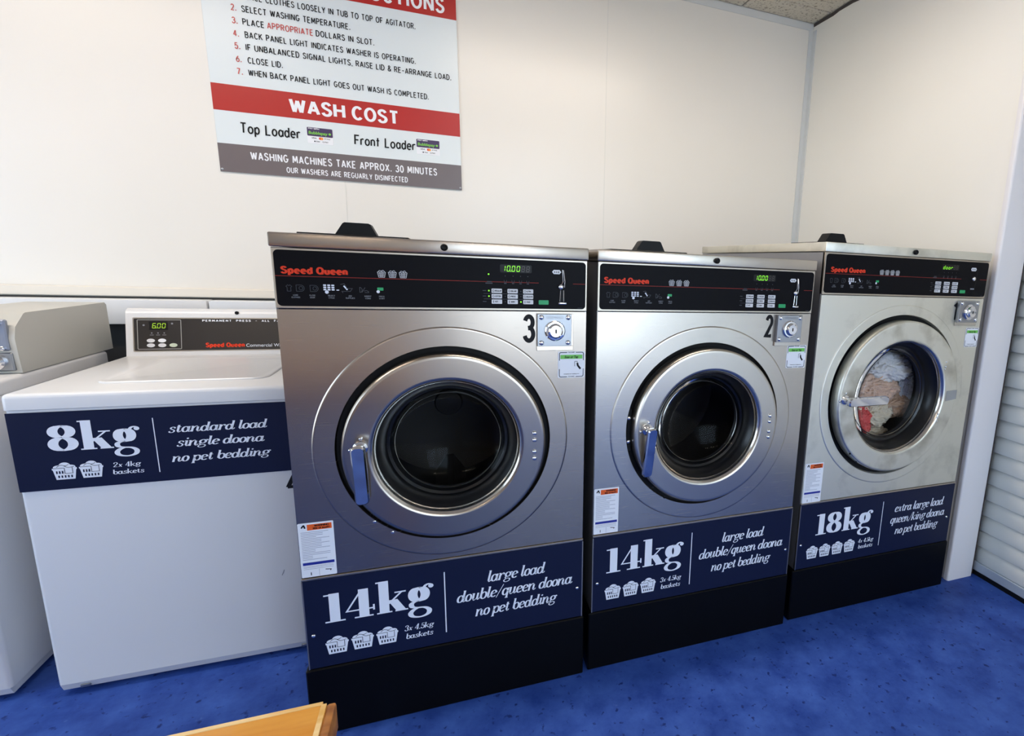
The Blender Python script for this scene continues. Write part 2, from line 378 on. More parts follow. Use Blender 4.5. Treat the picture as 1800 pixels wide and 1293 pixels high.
# sans lower case, x height .66
L_ = {}
L_['a'] = (.42, [el(.2, .33, .2, .33, 30, 330), [(.42, .66), (.42, 0)]])
L_['d'] = (.42, [el(.2, .33, .2, .33, 30, 330), [(.42, 1), (.42, 0)]])
L_['e'] = (.44, [[(.02, .35), (.43, .35)] + el(.22, .33, .21, .33, 8, 318)])
L_['n'] = (.38, [[(0, .66), (0, 0)], [(0, .4)] + el(.19, .45, .19, .21, 160, 0) + [(.38, 0)]])
L_['o'] = (.46, [el(.23, .33, .23, .33, 90, 450)])
L_['p'] = (.42, [[(0, .66), (0, -.32)], el(.22, .33, .2, .33, 150, -150)])
L_['r'] = (.28, [[(0, .66), (0, 0)], [(0, .4)] + el(.19, .43, .18, .22, 160, 50)])
L_['t'] = (.34, [[(.16, .94), (.16, 0)], [(0, .64), (.34, .64)]])
L_['u'] = (.40, [[(0, .66), (0, .22)] + el(.2, .22, .2, .22, 180, 360) + [(.40, .66)], [(.40, .66), (.40, 0)]])
L_['k'] = (.4, [[(0, 0), (0, 1)], [(.36, .66), (.02, .26)], [(.12, .38), (.4, 0)]])
L_['g'] = (.42, [el(.2, .33, .2, .33, 30, 330), [(.42, .66), (.42, -.1)] + el(.22, -.1, .2, .22, 0, -150)])
for ch in 'ABCDEFGHIJKLMNOPQRSTUVWXYZ': pass
# high-contrast serif lower case (x height .62, ascender 1).  stroke = points or (points, weight); 'dots' as ('dot', x, y, r)
D_ = {}
TH = 0.16                                                   # weight of hairline strokes
def hair(*p): return (list(p), TH)
D_['a'] = (.56, [el(.2, .31, .19, .30, 0, 360), [(.41, .62), (.41, .12)], (cr([(.41, .16), (.45, .03), (.55, .06), (.6, .16)], 4), .5)])
D_['b'] = (.50, [[(.05, 1), (.05, .14)], hair((-.06, .985), (.09, .985)), el(.26, .31, .2, .30, 150, -190)])
D_['d'] = (.58, [el(.2, .31, .19, .30, 0, 360), [(.42, 1), (.42, .12)], hair((.31, .985), (.46, .985)), (cr([(.42, .16), (.46, .03), (.56, .06), (.61, .16)], 4), .5)])
D_['e'] = (.44, [hair((.05, .3), (.36, .36)), el(.21, .31, .19, .30, 12, 320)])
D_['g'] = (.56, [el(.24, .42, .19, .20, 0, 360), (cr([(.14, .26), (.06, .17), (.1, .09), (.24, .07), (.4, .04), (.46, -.06), (.4, -.18), (.22, -.24), (.06, -.2), (.0, -.1), (.06, -.01), (.16, .03)], 5), .62), (cr([(.38, .53), (.45, .61), (.52, .62)], 4), .3), ('dot', .53, .57, .055)])
D_['i'] = (.26, [[(.1, .62), (.1, .12)], hair((-.03, .605), (.13, .605)), (cr([(.1, .16), (.14, .03), (.22, .05), (.28, .16)], 4), .5), ('dot', .12, .86, .075)])
D_['k'] = (.56, [[(.05, 1), (.05, 0)], hair((-.06, .985), (.09, .985)), hair((.08, .28), (.44, .6)), ([(.2, .38), (.36, .1)], .9), (cr([(.36, .12), (.42, .02), (.5, .06), (.56, .16)], 4), .5), ('dot', .45, .56, .05)])
D_['l'] = (.26, [[(.08, 1), (.08, .12)], hair((-.04, .985), (.12, .985)), (cr([(.08, .16), (.12, .03), (.2, .05), (.26, .16)], 4), .5)])
D_['n'] = (.60, [[(.06, .6), (.06, 0)], hair((-.06, .605), (.09, .605)), (cr([(.08, .3), (.2, .55), (.3, .615), (.38, .56)], 4), .5), [(.40, .52), (.40, .12)], (cr([(.40, .16), (.44, .03), (.54, .06), (.59, .16)], 4), .5)])
D_['o'] = (.44, [el(.2, .31, .19, .30, 0, 360)])
D_['p'] = (.50, [[(.06, .62), (.06, -.26)], hair((-.06, .605), (.09, .605)), hair((-.06, -.26), (.18, -.26)), el(.26, .31, .2, .30, 150, -190)])
D_['q'] = (.48, [el(.2, .31, .19, .30, 0, 360), [(.40, .62), (.40, -.26)], hair((.28, -.26), (.52, -.26))])
D_['r'] = (.42, [[(.06, .6), (.06, 0)], hair((-.06, .605), (.09, .605)), (cr([(.08, .3), (.18, .53), (.28, .61), (.36, .58)], 4), .5), ('dot', .35, .53, .07)])
D_['s'] = (.40, [(cr([(.33, .47), (.3, .58), (.19, .615), (.08, .56), (.07, .44), (.16, .36), (.27, .28), (.33, .18), (.28, .05), (.16, .005), (.04, .05), (.02, .16)], 4), .72), ('dot', .045, .13, .04), ('dot', .32, .49, .04)])
D_['t'] = (.36, [[(.12, .8), (.12, .12)], hair((0, .605), (.28, .605)), (cr([(.12, .16), (.16, .03), (.25, .05), (.31, .16)], 4), .5)])
D_['u'] = (.58, [[(.08, .62), (.08, .16)], hair((-.04, .605), (.11, .605)), (cr([(.08, .2), (.12, .04), (.22, .02), (.36, .18)], 4), .4), [(.40, .62), (.40, .12)], (cr([(.40, .16), (.44, .03), (.53, .06), (.58, .16)], 4), .5)])
D_['x'] = (.48, [([(.1, .6), (.34, .02)], .9), hair((.42, .58), (.02, .03)), ('dot', .41, .55, .045), ('dot', .05, .06, .045)])
D_['/'] = (.40, [([(0, -.1), (.36, 1.02)], .35)])
D_['.'] = (.16, [('dot', .06, .05, .07)])
D_['1'] = (.40, [[(.2, 1), (.2, 0)], hair((.04, .95), (.22, .98)), hair((.04, .015), (.36, .015))])
D_['2'] = (.50, [(el(.22, .76, .2, .22, 170, -40) + [(.02, .06)], .8), ([(.02, .06), (.44, .06)], .5), ('dot', .06, .74, .07)])
D_['3'] = (.48, [(el(.22, .76, .18, .22, 165, -80), .85), (el(.22, .27, .2, .26, 85, -165), .95), ('dot', .06, .78, .06), ('dot', .06, .2, .06)])
D_['4'] = (.54, [[(.36, 1), (.36, 0)], hair((.34, .98), (.02, .28), (.5, .28)), hair((.24, .015), (.48, .015))])
D_['5'] = (.48, [hair((.08, 1), (.08, .54)), ([(.08, .95), (.4, .95)], .5), (el(.22, .3, .2, .29, 130, -165), .95), ('dot', .06, .2, .06)])
D_['8'] = (.50, [el(.24, .75, .17, .23, 0, 360), el(.24, .26, .2, .25, 0, 360)])
# heavy upright numerals and kg for the load signs (height 1)
K_ = {}
K_['1'] = (.46, [[(.25, 1), (.25, 0)], hair((.0, .955), (.3, .955)), hair((.0, .02), (.5, .02))])
K_['4'] = (.74, [[(.47, 1), (.47, 0)], hair((.42, .97), (.03, .28), (.72, .28)), hair((.72, .2), (.72, .4)), hair((.22, .02), (.70, .02))])
K_['8'] = (.72, [el(.36, .755, .215, .225, 0, 360), el(.36, .27, .245, .25, 0, 360)])
K_['k'] = (.80, [[(.2, 1.15), (.2, 0)], hair((.0, 1.12), (.25, 1.12)), hair((.0, .02), (.4, .02)), hair((.28, .28), (.66, .68)), ([(.42, .44), (.64, .02)], 1.0), hair((.48, .69), (.78, .69)), hair((.48, .02), (.82, .02))])
K_['g'] = (.66, [el(.28, .48, .17, .245, 0, 360), (cr([(.18, .24), (.07, .17), (.08, .05), (.2, .0), (.42, -.03), (.54, -.14), (.5, -.29), (.3, -.36), (.09, -.31), (.03, -.19), (.1, -.08), (.2, -.02)], 6), .55), (cr([(.40, .64), (.45, .76), (.54, .81), (.63, .77)], 5), .35), ('dot', .61, .73, .075)])

def nib_stroke(pts, a, b):
    out = []; n = len(pts)
    closed = n > 3 and abs(pts[0][0] - pts[-1][0]) < 1e-6 and abs(pts[0][1] - pts[-1][1]) < 1e-6
    L = []; R = []
    for i in range(n):
        if closed:
            p0 = pts[i - 1] if i > 0 else pts[n - 2]; p2 = pts[i + 1] if i < n - 1 else pts[1]
        else:
            p0 = pts[max(i - 1, 0)]; p2 = pts[min(i + 1, n - 1)]
        p = pts[i]
        def unit(d):
            l = math.hypot(*d); return (d[0] / l, d[1] / l) if l > 1e-9 else (0, 0)
        d1 = unit((p[0] - p0[0], p[1] - p0[1])); d2 = unit((p2[0] - p[0], p2[1] - p[1]))
        t = unit((d1[0] + d2[0], d1[1] + d2[1]))
        if t == (0, 0): t = d2 if d2 != (0, 0) else d1
        nx, ny = -t[1], t[0]
        h = math.sqrt((a * nx) ** 2 + (b * ny) ** 2)
        ox, oy = a * a * nx / h, b * b * ny / h
        c = max(0.55, d2[0] * t[0] + d2[1] * t[1]) if (d1 != (0, 0) and d2 != (0, 0)) else 1.0
        L.append((p[0] + ox / c, p[1] + oy / c)); R.append((p[0] - ox / c, p[1] - oy / c))
    for i in range(n - 1):
        out.append([L[i], R[i], R[i + 1], L[i + 1]])
    return out
def text_polys(s, font, a, b, gap=.14, slant=0.0, space=.34):
    x = 0; polys = []; ht = 0
    for ch in s:
        if ch == ' ': x += space; continue
        g = font.get(ch) or C_.get(ch) or L_.get(ch) or D_.get(ch)
        if g is None: x += space; continue
        for st in g[1]:
            k = 1.0
            if st[0] == 'dot':
                _, cx, cz, r = st; r2 = r
                polys.append([(x + cx + r2 * math.cos(q * PI / 6), cz + r2 * math.sin(q * PI / 6)) for q in range(12)]); continue
            if isinstance(st, tuple): st, k = st
            ka = max(a * k, b); kb = b
            polys += [[(x + p[0], p[1]) for p in q] for q in nib_stroke(st, ka, kb)]
        x += g[0] + gap
    if slant: polys = [[(p[0] + slant * p[1], p[1]) for p in q] for q in polys]
    return polys
def put(mb, polys, x0, x1, z, h, y, turn=0.0, anchor=None):
    """letters fitted between x0 and x1, baseline z, unit height h (x1 None: keep proportions)"""
    xs = [p[0] for q in polys for p in q]; lo, hi = min(xs), max(xs)
    sx = h if x1 is None else (x1 - x0) / (hi - lo)
    for q in polys:
        pts = [(x0 + (p[0] - lo) * sx, z + p[1] * h) for p in q]
        if turn:
            c, s_ = math.cos(turn), math.sin(turn); ax, az = anchor
            pts = [(ax + (p[0] - ax) * c - (p[1] - az) * s_, az + (p[0] - ax) * s_ + (p[1] - az) * c) for p in pts]
        mb.poly(pts, y)
def words(parent, name, m, items, y, font=C_, a=.07, b=.07, gap=.14, slant=0.0, space=.34):
    """items: (text, x0, x1, baseline, height)"""
    mb = MB()
    for t, x0, x1, z, h in items:
        put(mb, text_polys(t, font, a, b, gap, slant, space), x0, x1, z, h, y)
    return mb.build(name, m, parent)
_BF = {}
def bfont_polys(s, bold=0.0, shear=0.0):
    key = (s, bold, shear)
    if key in _BF: return _BF[key]
    cu = bpy.data.curves.new('t', 'FONT'); cu.body = s; cu.size = 1.0; cu.offset = bold; cu.shear = shear; cu.resolution_u = 4
    o = bpy.data.objects.new('t', cu); COL.objects.link(o)
    dg = bpy.context.evaluated_depsgraph_get(); dg.update()
    me = o.evaluated_get(dg).to_mesh()
    polys = [[(me.vertices[i].co.x, me.vertices[i].co.y) for i in p.vertices] for p in me.polygons]
    o.evaluated_get(dg).to_mesh_clear(); bpy.data.objects.remove(o, do_unlink=True); bpy.data.curves.remove(cu)
    _BF[key] = polys
    return polys
def print_text(mb, s, x0, x1, z, h, y, bold=0.0, shear=0.0, cap=0.70):
    put(mb, bfont_polys(s, bold, shear), x0, x1, z, h / cap, y)

# ---------------------------------------------------------------- seven segment digits
SEG = {'0': 'abcdef', '1': 'bc', '6': 'acdefg', '8': 'abcdefg', 'd': 'bcdeg', 'o': 'cdeg', 'r': 'eg'}
def seven(mb, ch, x, z, w, h, y, t, sl=0.12):
    q = {'a': (0, h, w, h), 'g': (0, h / 2, w, h / 2), 'd': (0, 0, w, 0), 'f': (0, h / 2, 0, h), 'b': (w, h / 2, w, h), 'e': (0, 0, 0, h / 2), 'c': (w, 0, w, h / 2)}
    for k in SEG[ch]:
        a, b, c, d = q[k]
        if a == c: pts = [(a - t, b + t), (a + t, b + t), (a + t, d - t), (a - t, d - t)]
        else: pts = [(a, b - t), (c, b - t), (c, b + t), (a, b + t)]
        mb.poly([(x + p[0] + sl * p[1], z + p[1]) for p in pts], y)

def laundry_basket(mbw, mbd, x, z, w, h, y):
    """heaped basket pictogram: white silhouette, navy slots and fold lines"""
    top = z + h * .56
    mbw.poly([(x + w * .12, z), (x + w * .88, z), (x + w * .97, top), (x + w * .03, top)], y)
    mbw.poly([(x, top), (x + w, top), (x + w, top + h * .1), (x, top + h * .1)], y)
    for cx, cz, rx, rz in ((.27, .70, .22, .13), (.52, .78, .24, .20), (.76, .70, .2, .13), (.5, .66, .44, .1)):
        mbw.disc(x + w * cx, z + h * cz, w * rx, y, 16, h * rz)
    for k in range(5):
        cx = x + w * (.24 + .13 * k)
        mbd.poly([(cx - w * .03, z + h * .10), (cx + w * .03, z + h * .10), (cx + w * .03, z + h * .24), (cx - w * .03, z + h * .24)], y - .0004)
        if k < 3:
            cx = x + w * (.18 + .115 * k)
            mbd.poly([(cx - w * .03, z + h * .34), (cx + w * .03, z + h * .34), (cx + w * .03, z + h * .50), (cx - w * .03, z + h * .50)], y - .0004)
    L = [[(.04, .66), (.5, .66)], [(.5, .66), (.5, .34), (.82, .34), (.82, .68)], cr([(.2, .72), (.36, .84), (.55, .78), (.7, .86)], 4), cr([(.5, .78), (.66, .68), (.9, .72)], 4)]
    for l in L:
        for q in nib_stroke([(x + w * p[0], z + h * p[1]) for p in l], w * .012, w * .012): mbd.poly(q, y - .0004)
def wire_basket(mb, x, z, w, h, y):
    t = w * .035
    for l in ([(.0, .72), (.14, .02), (.86, .02), (1, .72), (0, .72)], [(.06, .5), (.94, .5)], [(.1, .26), (.9, .26)], [(.3, .72), (.34, .02)], [(.5, .72), (.5, .02)], [(.7, .72), (.66, .02)], cr([(.08, .74), (.25, .95), (.48, .88), (.7, 1.0), (.92, .74)], 4), cr([(.48, .88), (.6, .8), (.64, .74)], 3)):
        for q in nib_stroke([(x + w * p[0], z + h * p[1]) for p in l], t, t): mb.poly(q, y)

# ================================================================= THE ROOM
XR, YB, ZC, XL, YF = 2.133, 1.239, 2.4154, -3.0, -3.6
struct(MB().box(XL - .1, 3.2, YF - .1, YB + .1, -.1, 0).build('floor', M_FLOOR))
wb = struct(MB().box(XL - .1, XR + .2, YB, YB + .1, 0, ZC + .1).build('wall_back', M_WALL))
for sx in (-2.19, -1.115, -.035, 1.04):
    MB().box(sx - .0016, sx + .0016, YB - .0008, YB + .004, 1.02, ZC - .03).build('joint_strip', mat('joint_pvc', (218, 216, 210), .4), wb)
struct(MB().box(XR, XR + .1, 0.0425, YB + .1, 0, ZC + .1).box(XR + .1, 3.2, .125, .225, 0, ZC + .1).build('wall_right', M_WALLR))  # second box: added unseen block against light leaking past the post
wl = MB(); WY0, WY1, WX0, WX1 = -1.9, .2, .4, 2.2
wl.box(XL - .1, XL, WY1, YB + .1, 0, ZC + .1); wl.box(XL - .1, XL, YF - .1, WY0, 0, ZC + .1); wl.box(XL - .1, XL, WY0, WY1, 0, .32); wl.box(XL - .1, XL, WY0, WY1, 2.32, ZC + .1)
struct(wl.build('wall_left', M_WALLR))
wf = MB()
wf.box(XL, WX0, YF - .1, YF, 0, ZC + .1); wf.box(WX1, 3.2, YF - .1, YF, 0, ZC + .1); wf.box(WX0, WX1, YF - .1, YF, 0, .32); wf.box(WX0, WX1, YF - .1, YF, 2.32, ZC + .1)
struct(wf.build('wall_front', M_WALLR))
wn = MB()
for fx in (WX0, (WX0 + WX1) / 2 - .025, WX1 - .05): wn.box(fx, fx + .05, YF - .07, YF - .02, .32, 2.32)
for fz in (.32, 2.27): wn.box(WX0, WX1, YF - .07, YF - .02, fz, fz + .05)
struct(wn.build('window_1', M_FRAMEAL))
wn = MB()
for fy in (WY0, (WY0 + WY1) / 2 - .025, WY1 - .05): wn.box(XL - .07, XL - .02, fy, fy + .05, .32, 2.32)
for fz in (.32, 2.27): wn.box(XL - .07, XL - .02, WY0, WY1, fz, fz + .05)
struct(wn.build('window_2', M_FRAMEAL))
struct(MB().box(-16, 9, -16, 8, -.16, -.11).build('ground', M_PAVE))
# ceiling: tiles 0.6 m with open butt joints, one object, tile pattern
ce = MB()
xj = [XL, -2.49, -1.89, -1.29, -.69, -.09, .51, 1.11, 1.71, XR + .0]
yj = [YF, -3.1, -2.5, -1.9, -1.3, -.7, -.1, .5, 1.1, YB]
for i in range(len(xj) - 1):
    for j in range(len(yj) - 1):
        ce.box(xj[i] + .003, xj[i + 1] - .003, yj[j] + .003, yj[j + 1] - .003, ZC, ZC + .02, .005, 1)
ce.box(XR, 3.2, YF, .15, ZC, ZC + .02)
struct(ce.build('ceiling', M_CEIL))
struct(MB().box(XL - .1, 3.3, YF - .1, YB + .1, ZC + .021, ZC + .1).build('ceiling_void', M_GLOOM))
# white plastic angle along the top of the back wall and down the corner
struct(MB().box(XL, XR - .004, YB - .004, YB - .0002, ZC - .034, ZC, .001, 1).build('trim_1', M_TRIM))
struct(MB().box(XR - .026, XR - .001, YB - .005, YB - .0004, .0, ZC - .034).box(XR - .005, XR - .0004, YB - .030, YB - .0006, 0, ZC - .036).build('trim_2', M_TRIM))
gap = MB(); random.seed(3); yy = YB - .03
gp = [(YB - .006, ZC)]; gp2 = []
y_ = YB - .006
pts = []
while y_ > -.4:
    pts.append((y_, ZC - .012 - random.random() * .008)); y_ -= .04 + random.random() * .06
gap.prismx([(pts[0][0], ZC - .0002)] + pts + [(pts[-1][0], ZC - .0002)], XR - .004, XR - .0004)
struct(gap.build('trim_3', mat('gap_dark', (66, 60, 58), .7), recalc=True))  # jagged dark strip drawn for the gap between wall and ceiling
# boxed pipe cover along the back wall behind the washers
struct(MB().box(XL, XR - .03, YB - .022, YB - .0002, .972, 1.009, .004, 1).build('trim_4', mat('ledge_paint', (224, 217, 206), .5)))
struct(MB().box(XL, -.502, YB - .094, YB - .001, .880, .9675, .003, 2).build('trim_5', M_DUCT))
struct(MB().box(-.498, XR - .03, YB - .088, YB - .001, .880, .9665, .003, 2).build('trim_6', M_DUCT))
struct(MB().box(XL, XR - .03, YB - .03, YB - .0012, .968, .9718).box(XL, XR - .03, YB - .03, YB - .0012, 0.0, .8795).build('trim_7', M_GLOOM))  # shadow line and darkness under the pipe cover, put in as near-black boxes
MBs = MB(); MBs.knob(-.895, .951, .006, YB - .094, YB - .100)
struct(MBs.build('trim_8', M_ZINC))

# post at the end of the right wall, and the roller shutter
struct(MB().box(XR - .003, 2.262, .021, .0415, 0, ZC, .008, 3, keep=lambda m_, d: abs(d.z) > .5 and m_.y < .03).box(XR + .101, 2.262, .0415, .119, 0, ZC).build('trim_9', M_POST))
dr = bpy.data.objects.new('door_1', None); COL.objects.link(dr); dr['kind'] = 'structure'; dr.location = (2.285, 0, 0)
sl = []
Z0s, PITCH = .052, .0655
prof = []
nz_ = 36
for k in range(nz_):
    z = Z0s + k * PITCH
    prof += [(.013, z), (.013, z + .0035), (.0012, z + .006), (.0, z + .008), (.0, z + .040), (.0035, z + .053), (.0095, z + .062)]
prof = [(p[0], p[1]) for p in prof if p[1] < ZC - .02]
sh = MB()
v = []; f = []
for (dx, z) in prof:
    v += [(dx, .08, z), (dx, -3.2, z)]
for i in range(len(prof) - 1):
    f.append((2 * i, 2 * i + 2, 2 * i + 3, 2 * i + 1))
sh.add(v, f)
MBm = sh.build('slat_curtain', M_SHUT, dr, ang=28)
sol = MBm.modifiers.new('thickness', 'SOLIDIFY'); sol.thickness = .002
MB().box(-.006, .02, -3.2, .08, .018, .056, .003, 1).build('bottom_rail', M_ALU, dr)
MB().box(-.004, .022, -3.2, .08, .0, .0185).build('rubber_seal', M_RUBBER, dr)
MB().box(-.020, -.010, .030, .119, 0, ZC).build('guide_channel', mat('guide_dark', (60, 46, 42), .5), dr)

# ceiling battens that carry the fluorescent tubes; the rear pair is added warm fill
for i, (bx_, by_) in enumerate(BATTENS):
    t = empty('ceiling_light', (bx_, by_, ZC), ['fluorescent ceiling batten over the white top-load washers', 'fluorescent ceiling batten over the stainless washers', 'added unseen ceiling batten that warms the front wall, nearer the side wall', 'added unseen ceiling batten that warms the front wall, nearer the shutter'][i], 'ceiling light', 'fluorescent battens on the ceiling')
    MB().box(-.62, .62, -.04, .04, -.055, -.0005, .006, 2).build('housing', M_FITTING, t)
    for s_ in (-1, 1):
        MB().tube([(-.59, s_ * .03, -.072), (.59, s_ * .03, -.072)], .013, 12).build('tube', M_TUBE, t)

# ================================================================= FRONT-LOAD WASHERS
def scuffs(): pass
def front_loader(P):
    x0, y0, w = P['x'], P['y'], P['w']
    zp, zb, zc, zlb, zl, dep = P['zp'], P['zb'], P['zc'], P['zlb'], P['zl'], P['dep']
    ST = P['steel']
    T = empty('front_load_washer', (x0, y0, 0), P['label'], 'washing machine', 'stainless front-load washers')
    # base plinth
    MB().box(-.008, w + .006, -.004, dep - .02, 0, zp - .003, .003, 1).build('base', M_PLINTH, T)
    # cabinet shell behind the front panel (open at the front)
    cb = MB()
    cb.box(0, .004, .004, dep, zp, zlb); cb.box(w - .004, w, .004, dep, zp, zlb)
    cb.box(.004, w - .004, dep - .004, dep, zp, zlb); cb.box(.004, w - .004, .02, dep - .004, zp, zp + .004)
    cb.box(.004, w - .004, .02, dep - .004, zlb - .006, zlb - .002)
    cb.build('cabinet', M_SIDE, T)
    # top cover
    MB().box(-.003, w + .003, -.004, dep + .004, zlb + .002, zl, .0035, 2).build('top_cover', ST, T)
    kb = MB().lathe(w * .5, (zlb + zl) / 2 + .001, [(.0078, -.0035), (.0078, -.010), (.006, -.012), (.005, -.010), (.0002, -.009)], 24)
    kb.build('top_lock', M_RUBBER, T)
    # soap hopper lid and its black handle on the top
    sx = P['soap']
    MB().box(max(sx - .075, .02), sx + .14, .03, .21, zl, zl + .0035, .001, 1).build('hopper_lid', M_RUBBER, T)
    hx = [(-.005, 0), (.076, 0), (.064, .0235), (.060, .026), (.014, .026), (.010, .0235)]
    MB().prism([(sx + q[0], zl + .003 + q[1]) for q in hx], .035, .075).build('hopper_handle', M_RUBBER, T)
    # front panel with round opening and raised ring step
    cx, cz, rh, re = P['cx'], P['cz'], P['rh'], P['re']
    fp = MB(); X0, X1, Z0, Z1 = .001, w - .001, zb + .0025, zc - .002
    angs = sorted(set([2 * PI * k / 120 for k in range(120)] + [math.atan2(b_ - cz, a_ - cx) % (2 * PI) for a_ in (X0, X1) for b_ in (Z0, Z1)]))
    rings = []
    for a in angs:
        c, s_ = math.cos(a), math.sin(a)
        t = min([((X1 if c > 0 else X0) - cx) / c if abs(c) > 1e-9 else 9, ((Z1 if s_ > 0 else Z0) - cz) / s_ if abs(s_) > 1e-9 else 9])
        rr_ = []
        for r, y in ((rh, .05), (rh, .002), (rh + .002, -.0028), (rh + .003, -.0028), (re - .005, -.0028), (re - .004, -.0028), (re - .002, -.0022), (re, -.0004), (re + .0006, 0.0), (re + .0018, 0.0), (None, 0.0), (None, .004)):
            r = t if r is None else min(r, t - .0005)
            rr_.append((cx + r * c, y, cz + r * s_))
        rings.append(rr_)
    n = len(rings[0]); v = [p for q in rings for p in q]; f = []
    for i in range(len(rings)):
        j = (i + 1) % len(rings)
        for k in range(n - 1): f.append((i * n + k, i * n + k + 1, j * n + k + 1, j * n + k))
    fp.add(v, f); FP = fp.build('front_panel', ST, T, ang=25, recalc=True)
    # dark recess behind the opening
    MB().lathe(cx, cz, [(rh + .0005, .012), (rh - .02, .014), (P['ri'] + .004, .016), (P['ri'] + .004, .05)], 96).build('door_seat', M_RUBBER, T)
    # wash drum
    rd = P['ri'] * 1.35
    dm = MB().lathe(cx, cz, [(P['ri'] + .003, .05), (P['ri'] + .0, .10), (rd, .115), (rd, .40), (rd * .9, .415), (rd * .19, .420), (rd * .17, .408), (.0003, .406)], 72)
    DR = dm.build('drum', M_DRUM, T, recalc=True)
    for k in range(3):
        a = -PI / 2 + k * 2 * PI / 3
        lf = MB(); c, s_ = math.cos(a), math.sin(a)
        for side in (0,):
            q = []
            for (rad, hw) in ((rd - .002, .045), (rd - .055, .010)):
                for sg in (-1, 1):
                    q.append((cx + rad * c - sg * hw * s_, cz + rad * s_ + sg * hw * c))
            lf.prism([q[0], q[1], q[3], q[2]], .14, .40)
        lf.build('lifter', M_DRUM, DR, recalc=True)
    # ---- door
    p, ro, ri = P['p'], P['ro'], P['ri']
    dprof = [(ri + .001, .03), (ro - .004, .012), (ro, .008), (ro, -p + .008), (ro - .0015, -p + .004), (ro - .005, -p + .0008), (ro - .009, -p), (ro - .0105, -p), (ri + .0105, -p), (ri + .009, -p), (ri + .005, -p + .0010), (ri + .001, -p + .0045), (ri - .003, -p + .012), (ri - .005, -p + .024), (ri - .005, .03)]
    DO = MB().lathe(cx, cz, dprof, 128).build('door', P['doorsteel'], T, ang=30, recalc=True)
    MB().lathe(cx, cz, [(ri + .0030, -p + .0022), (ri + .0005, -p + .0042), (ri - .0036, -p + .0118), (ri - .0060, -p + .0236), (ri - .0062, .026)], 128).build('inner_rim', M_POLISH, DO)
    MB().lathe(cx, cz, [(ri - .0060, -p + .020), (ri - .012, -p + .028), (ri - .020, .012), (ri - .024, .03), (ri - .030, .034), (ri - .032, .05), (ri - .036, .055)], 96).build('gasket', M_GASKET, DO)
    rg = ri - .030
    MB().lathe(cx, cz, [(max(.0003, (rg + .002) * math.sin(math.radians(52 - 5.2 * q_)) / math.sin(math.radians(52))), .024 + .050 * (math.cos(math.radians(52 - 5.2 * q_)) - math.cos(math.radians(52))) / (1 - math.cos(math.radians(52)))) for q_ in range(11)], 96).build('window_glass', M_GLASS, DO)
    MB().lathe(cx, cz, [(rg - .0085, .0335), (rg - .0100, .0315), (rg - .0115, .0335), (rg - .0100, .0355)], 96, True).build('glint_ring', mat('glint_steel', (120, 118, 114), 0.2, 1.0), DO, recalc=True)  # added metal ring standing in for the glint around the glass bowl
    # handle: boss on the ring, shaft, flat lever
    hx_, hz_ = P['pivot']
    HB = MB().lathe(hx_, hz_, [(.016, -p + .0005), (.015, -p - .004), (.0105, -p - .007), (.0095, -p - .030), (.011, -p - .034), (.011, -p - .040)], 28)
    HA = HB.build('handle', M_CHROME, DO)
    lv = MB()
    L0, hw_ = P['lever'], .0142
    out = rrect(-hw_, hw_, -L0, .016, .010, 6)
    inn = rrect(-hw_ + .003, hw_ - .003, -L0 + .003, .013, .0075, 6)
    nn = len(out); y_b, y_m, y_f = -p - .030, -p - .040, -p - .0445
    layers = [(out, y_b), (out, y_m), (inn, y_f)]
    vv = []; ff = []
    ca, sa = math.cos(P['turn']), math.sin(P['turn'])
    for lay, y in layers:
        for (a_, b_) in lay:
            yy_ = y + P['tilt'] * b_ * -1 + P['yaw'] * a_
            vv.append((hx_ + a_ * ca - b_ * sa, yy_, hz_ + a_ * sa + b_ * ca))
    for li in range(2):
        for i in range(nn):
            j = (i + 1) % nn; ff.append((li * nn + i, li * nn + j, (li + 1) * nn + j, (li + 1) * nn + i))
    ff.append(tuple(range(nn))[::-1]); ff.append(tuple(2 * nn + i for i in range(nn)))
    lv.add(vv, ff); lv.build('lever', M_CHROME, HA, ang=30, recalc=True)
    for (bx_, bz_) in ((-.020, -.004), (.002, .021)):
        MB().knob(hx_ + bx_, hz_ + bz_, .0036, -p, -p - .004).build('screw', M_CHROME, HA)
    for (bx_, bz_, r_) in P['bolts']:
        MB().knob(bx_, bz_, r_, -p, -p - r_ * .8, 20, .8).build('hinge_bolt', M_CHROME, DO)
    for (bx_, bz_) in P['holes']:
        MB().knob(bx_, bz_, .0035, -p, -p - .0025).build('ring_screw', M_CHROME if P['bead'] else M_RUBBER, DO)
    if P.get('tape'):
        MB().poly(P['tape'], -p - .0006).build('tape_patch', M_TAPE, DO)
    if P.get('latch'):
        lb = MB().box(cx - rh + .002, cx - ro + .004, .004, .010, cz - .06, cz + .06, .002, 1); LB = lb.build('latch_bracket', M_RUBBER, T)
        for dz in (.035, -.032): MB().knob(cx - (rh + ro) / 2, cz + dz, .005, .004, -.003).build('latch_screw', M_CHROME, LB)
    # ---- control panel
    cz0, cz1 = zc + .0015, zlb - .0005
    CP = MB().box(.0, w, -.0015, .012, cz0 - .0018, cz1 + .0018, .0015, 1).build('control_panel', M_TRIMSTEEL, T)
    fx0, fx1, fz0, fz1 = .0045, w - .0045, cz0 + .0035, cz1 - .003
    MB().prism(rrect(fx0, fx1, fz0, fz1, .009), -.0030, -.001).build('panel_face', M_BLACKFACE, CP)
    yf = -.0034
    U = (fz1 - fz0); k = w / .66
    def pz(fr): return fz0 + U * fr                          # fraction of the face height
    zl_ = pz(P['line'])
    ln = MB(); ln.poly([(fx0, zl_ - .0007), (w * .818, zl_ - .0007), (w * .818, zl_ + .0007), (fx0, zl_ + .0007)], yf)
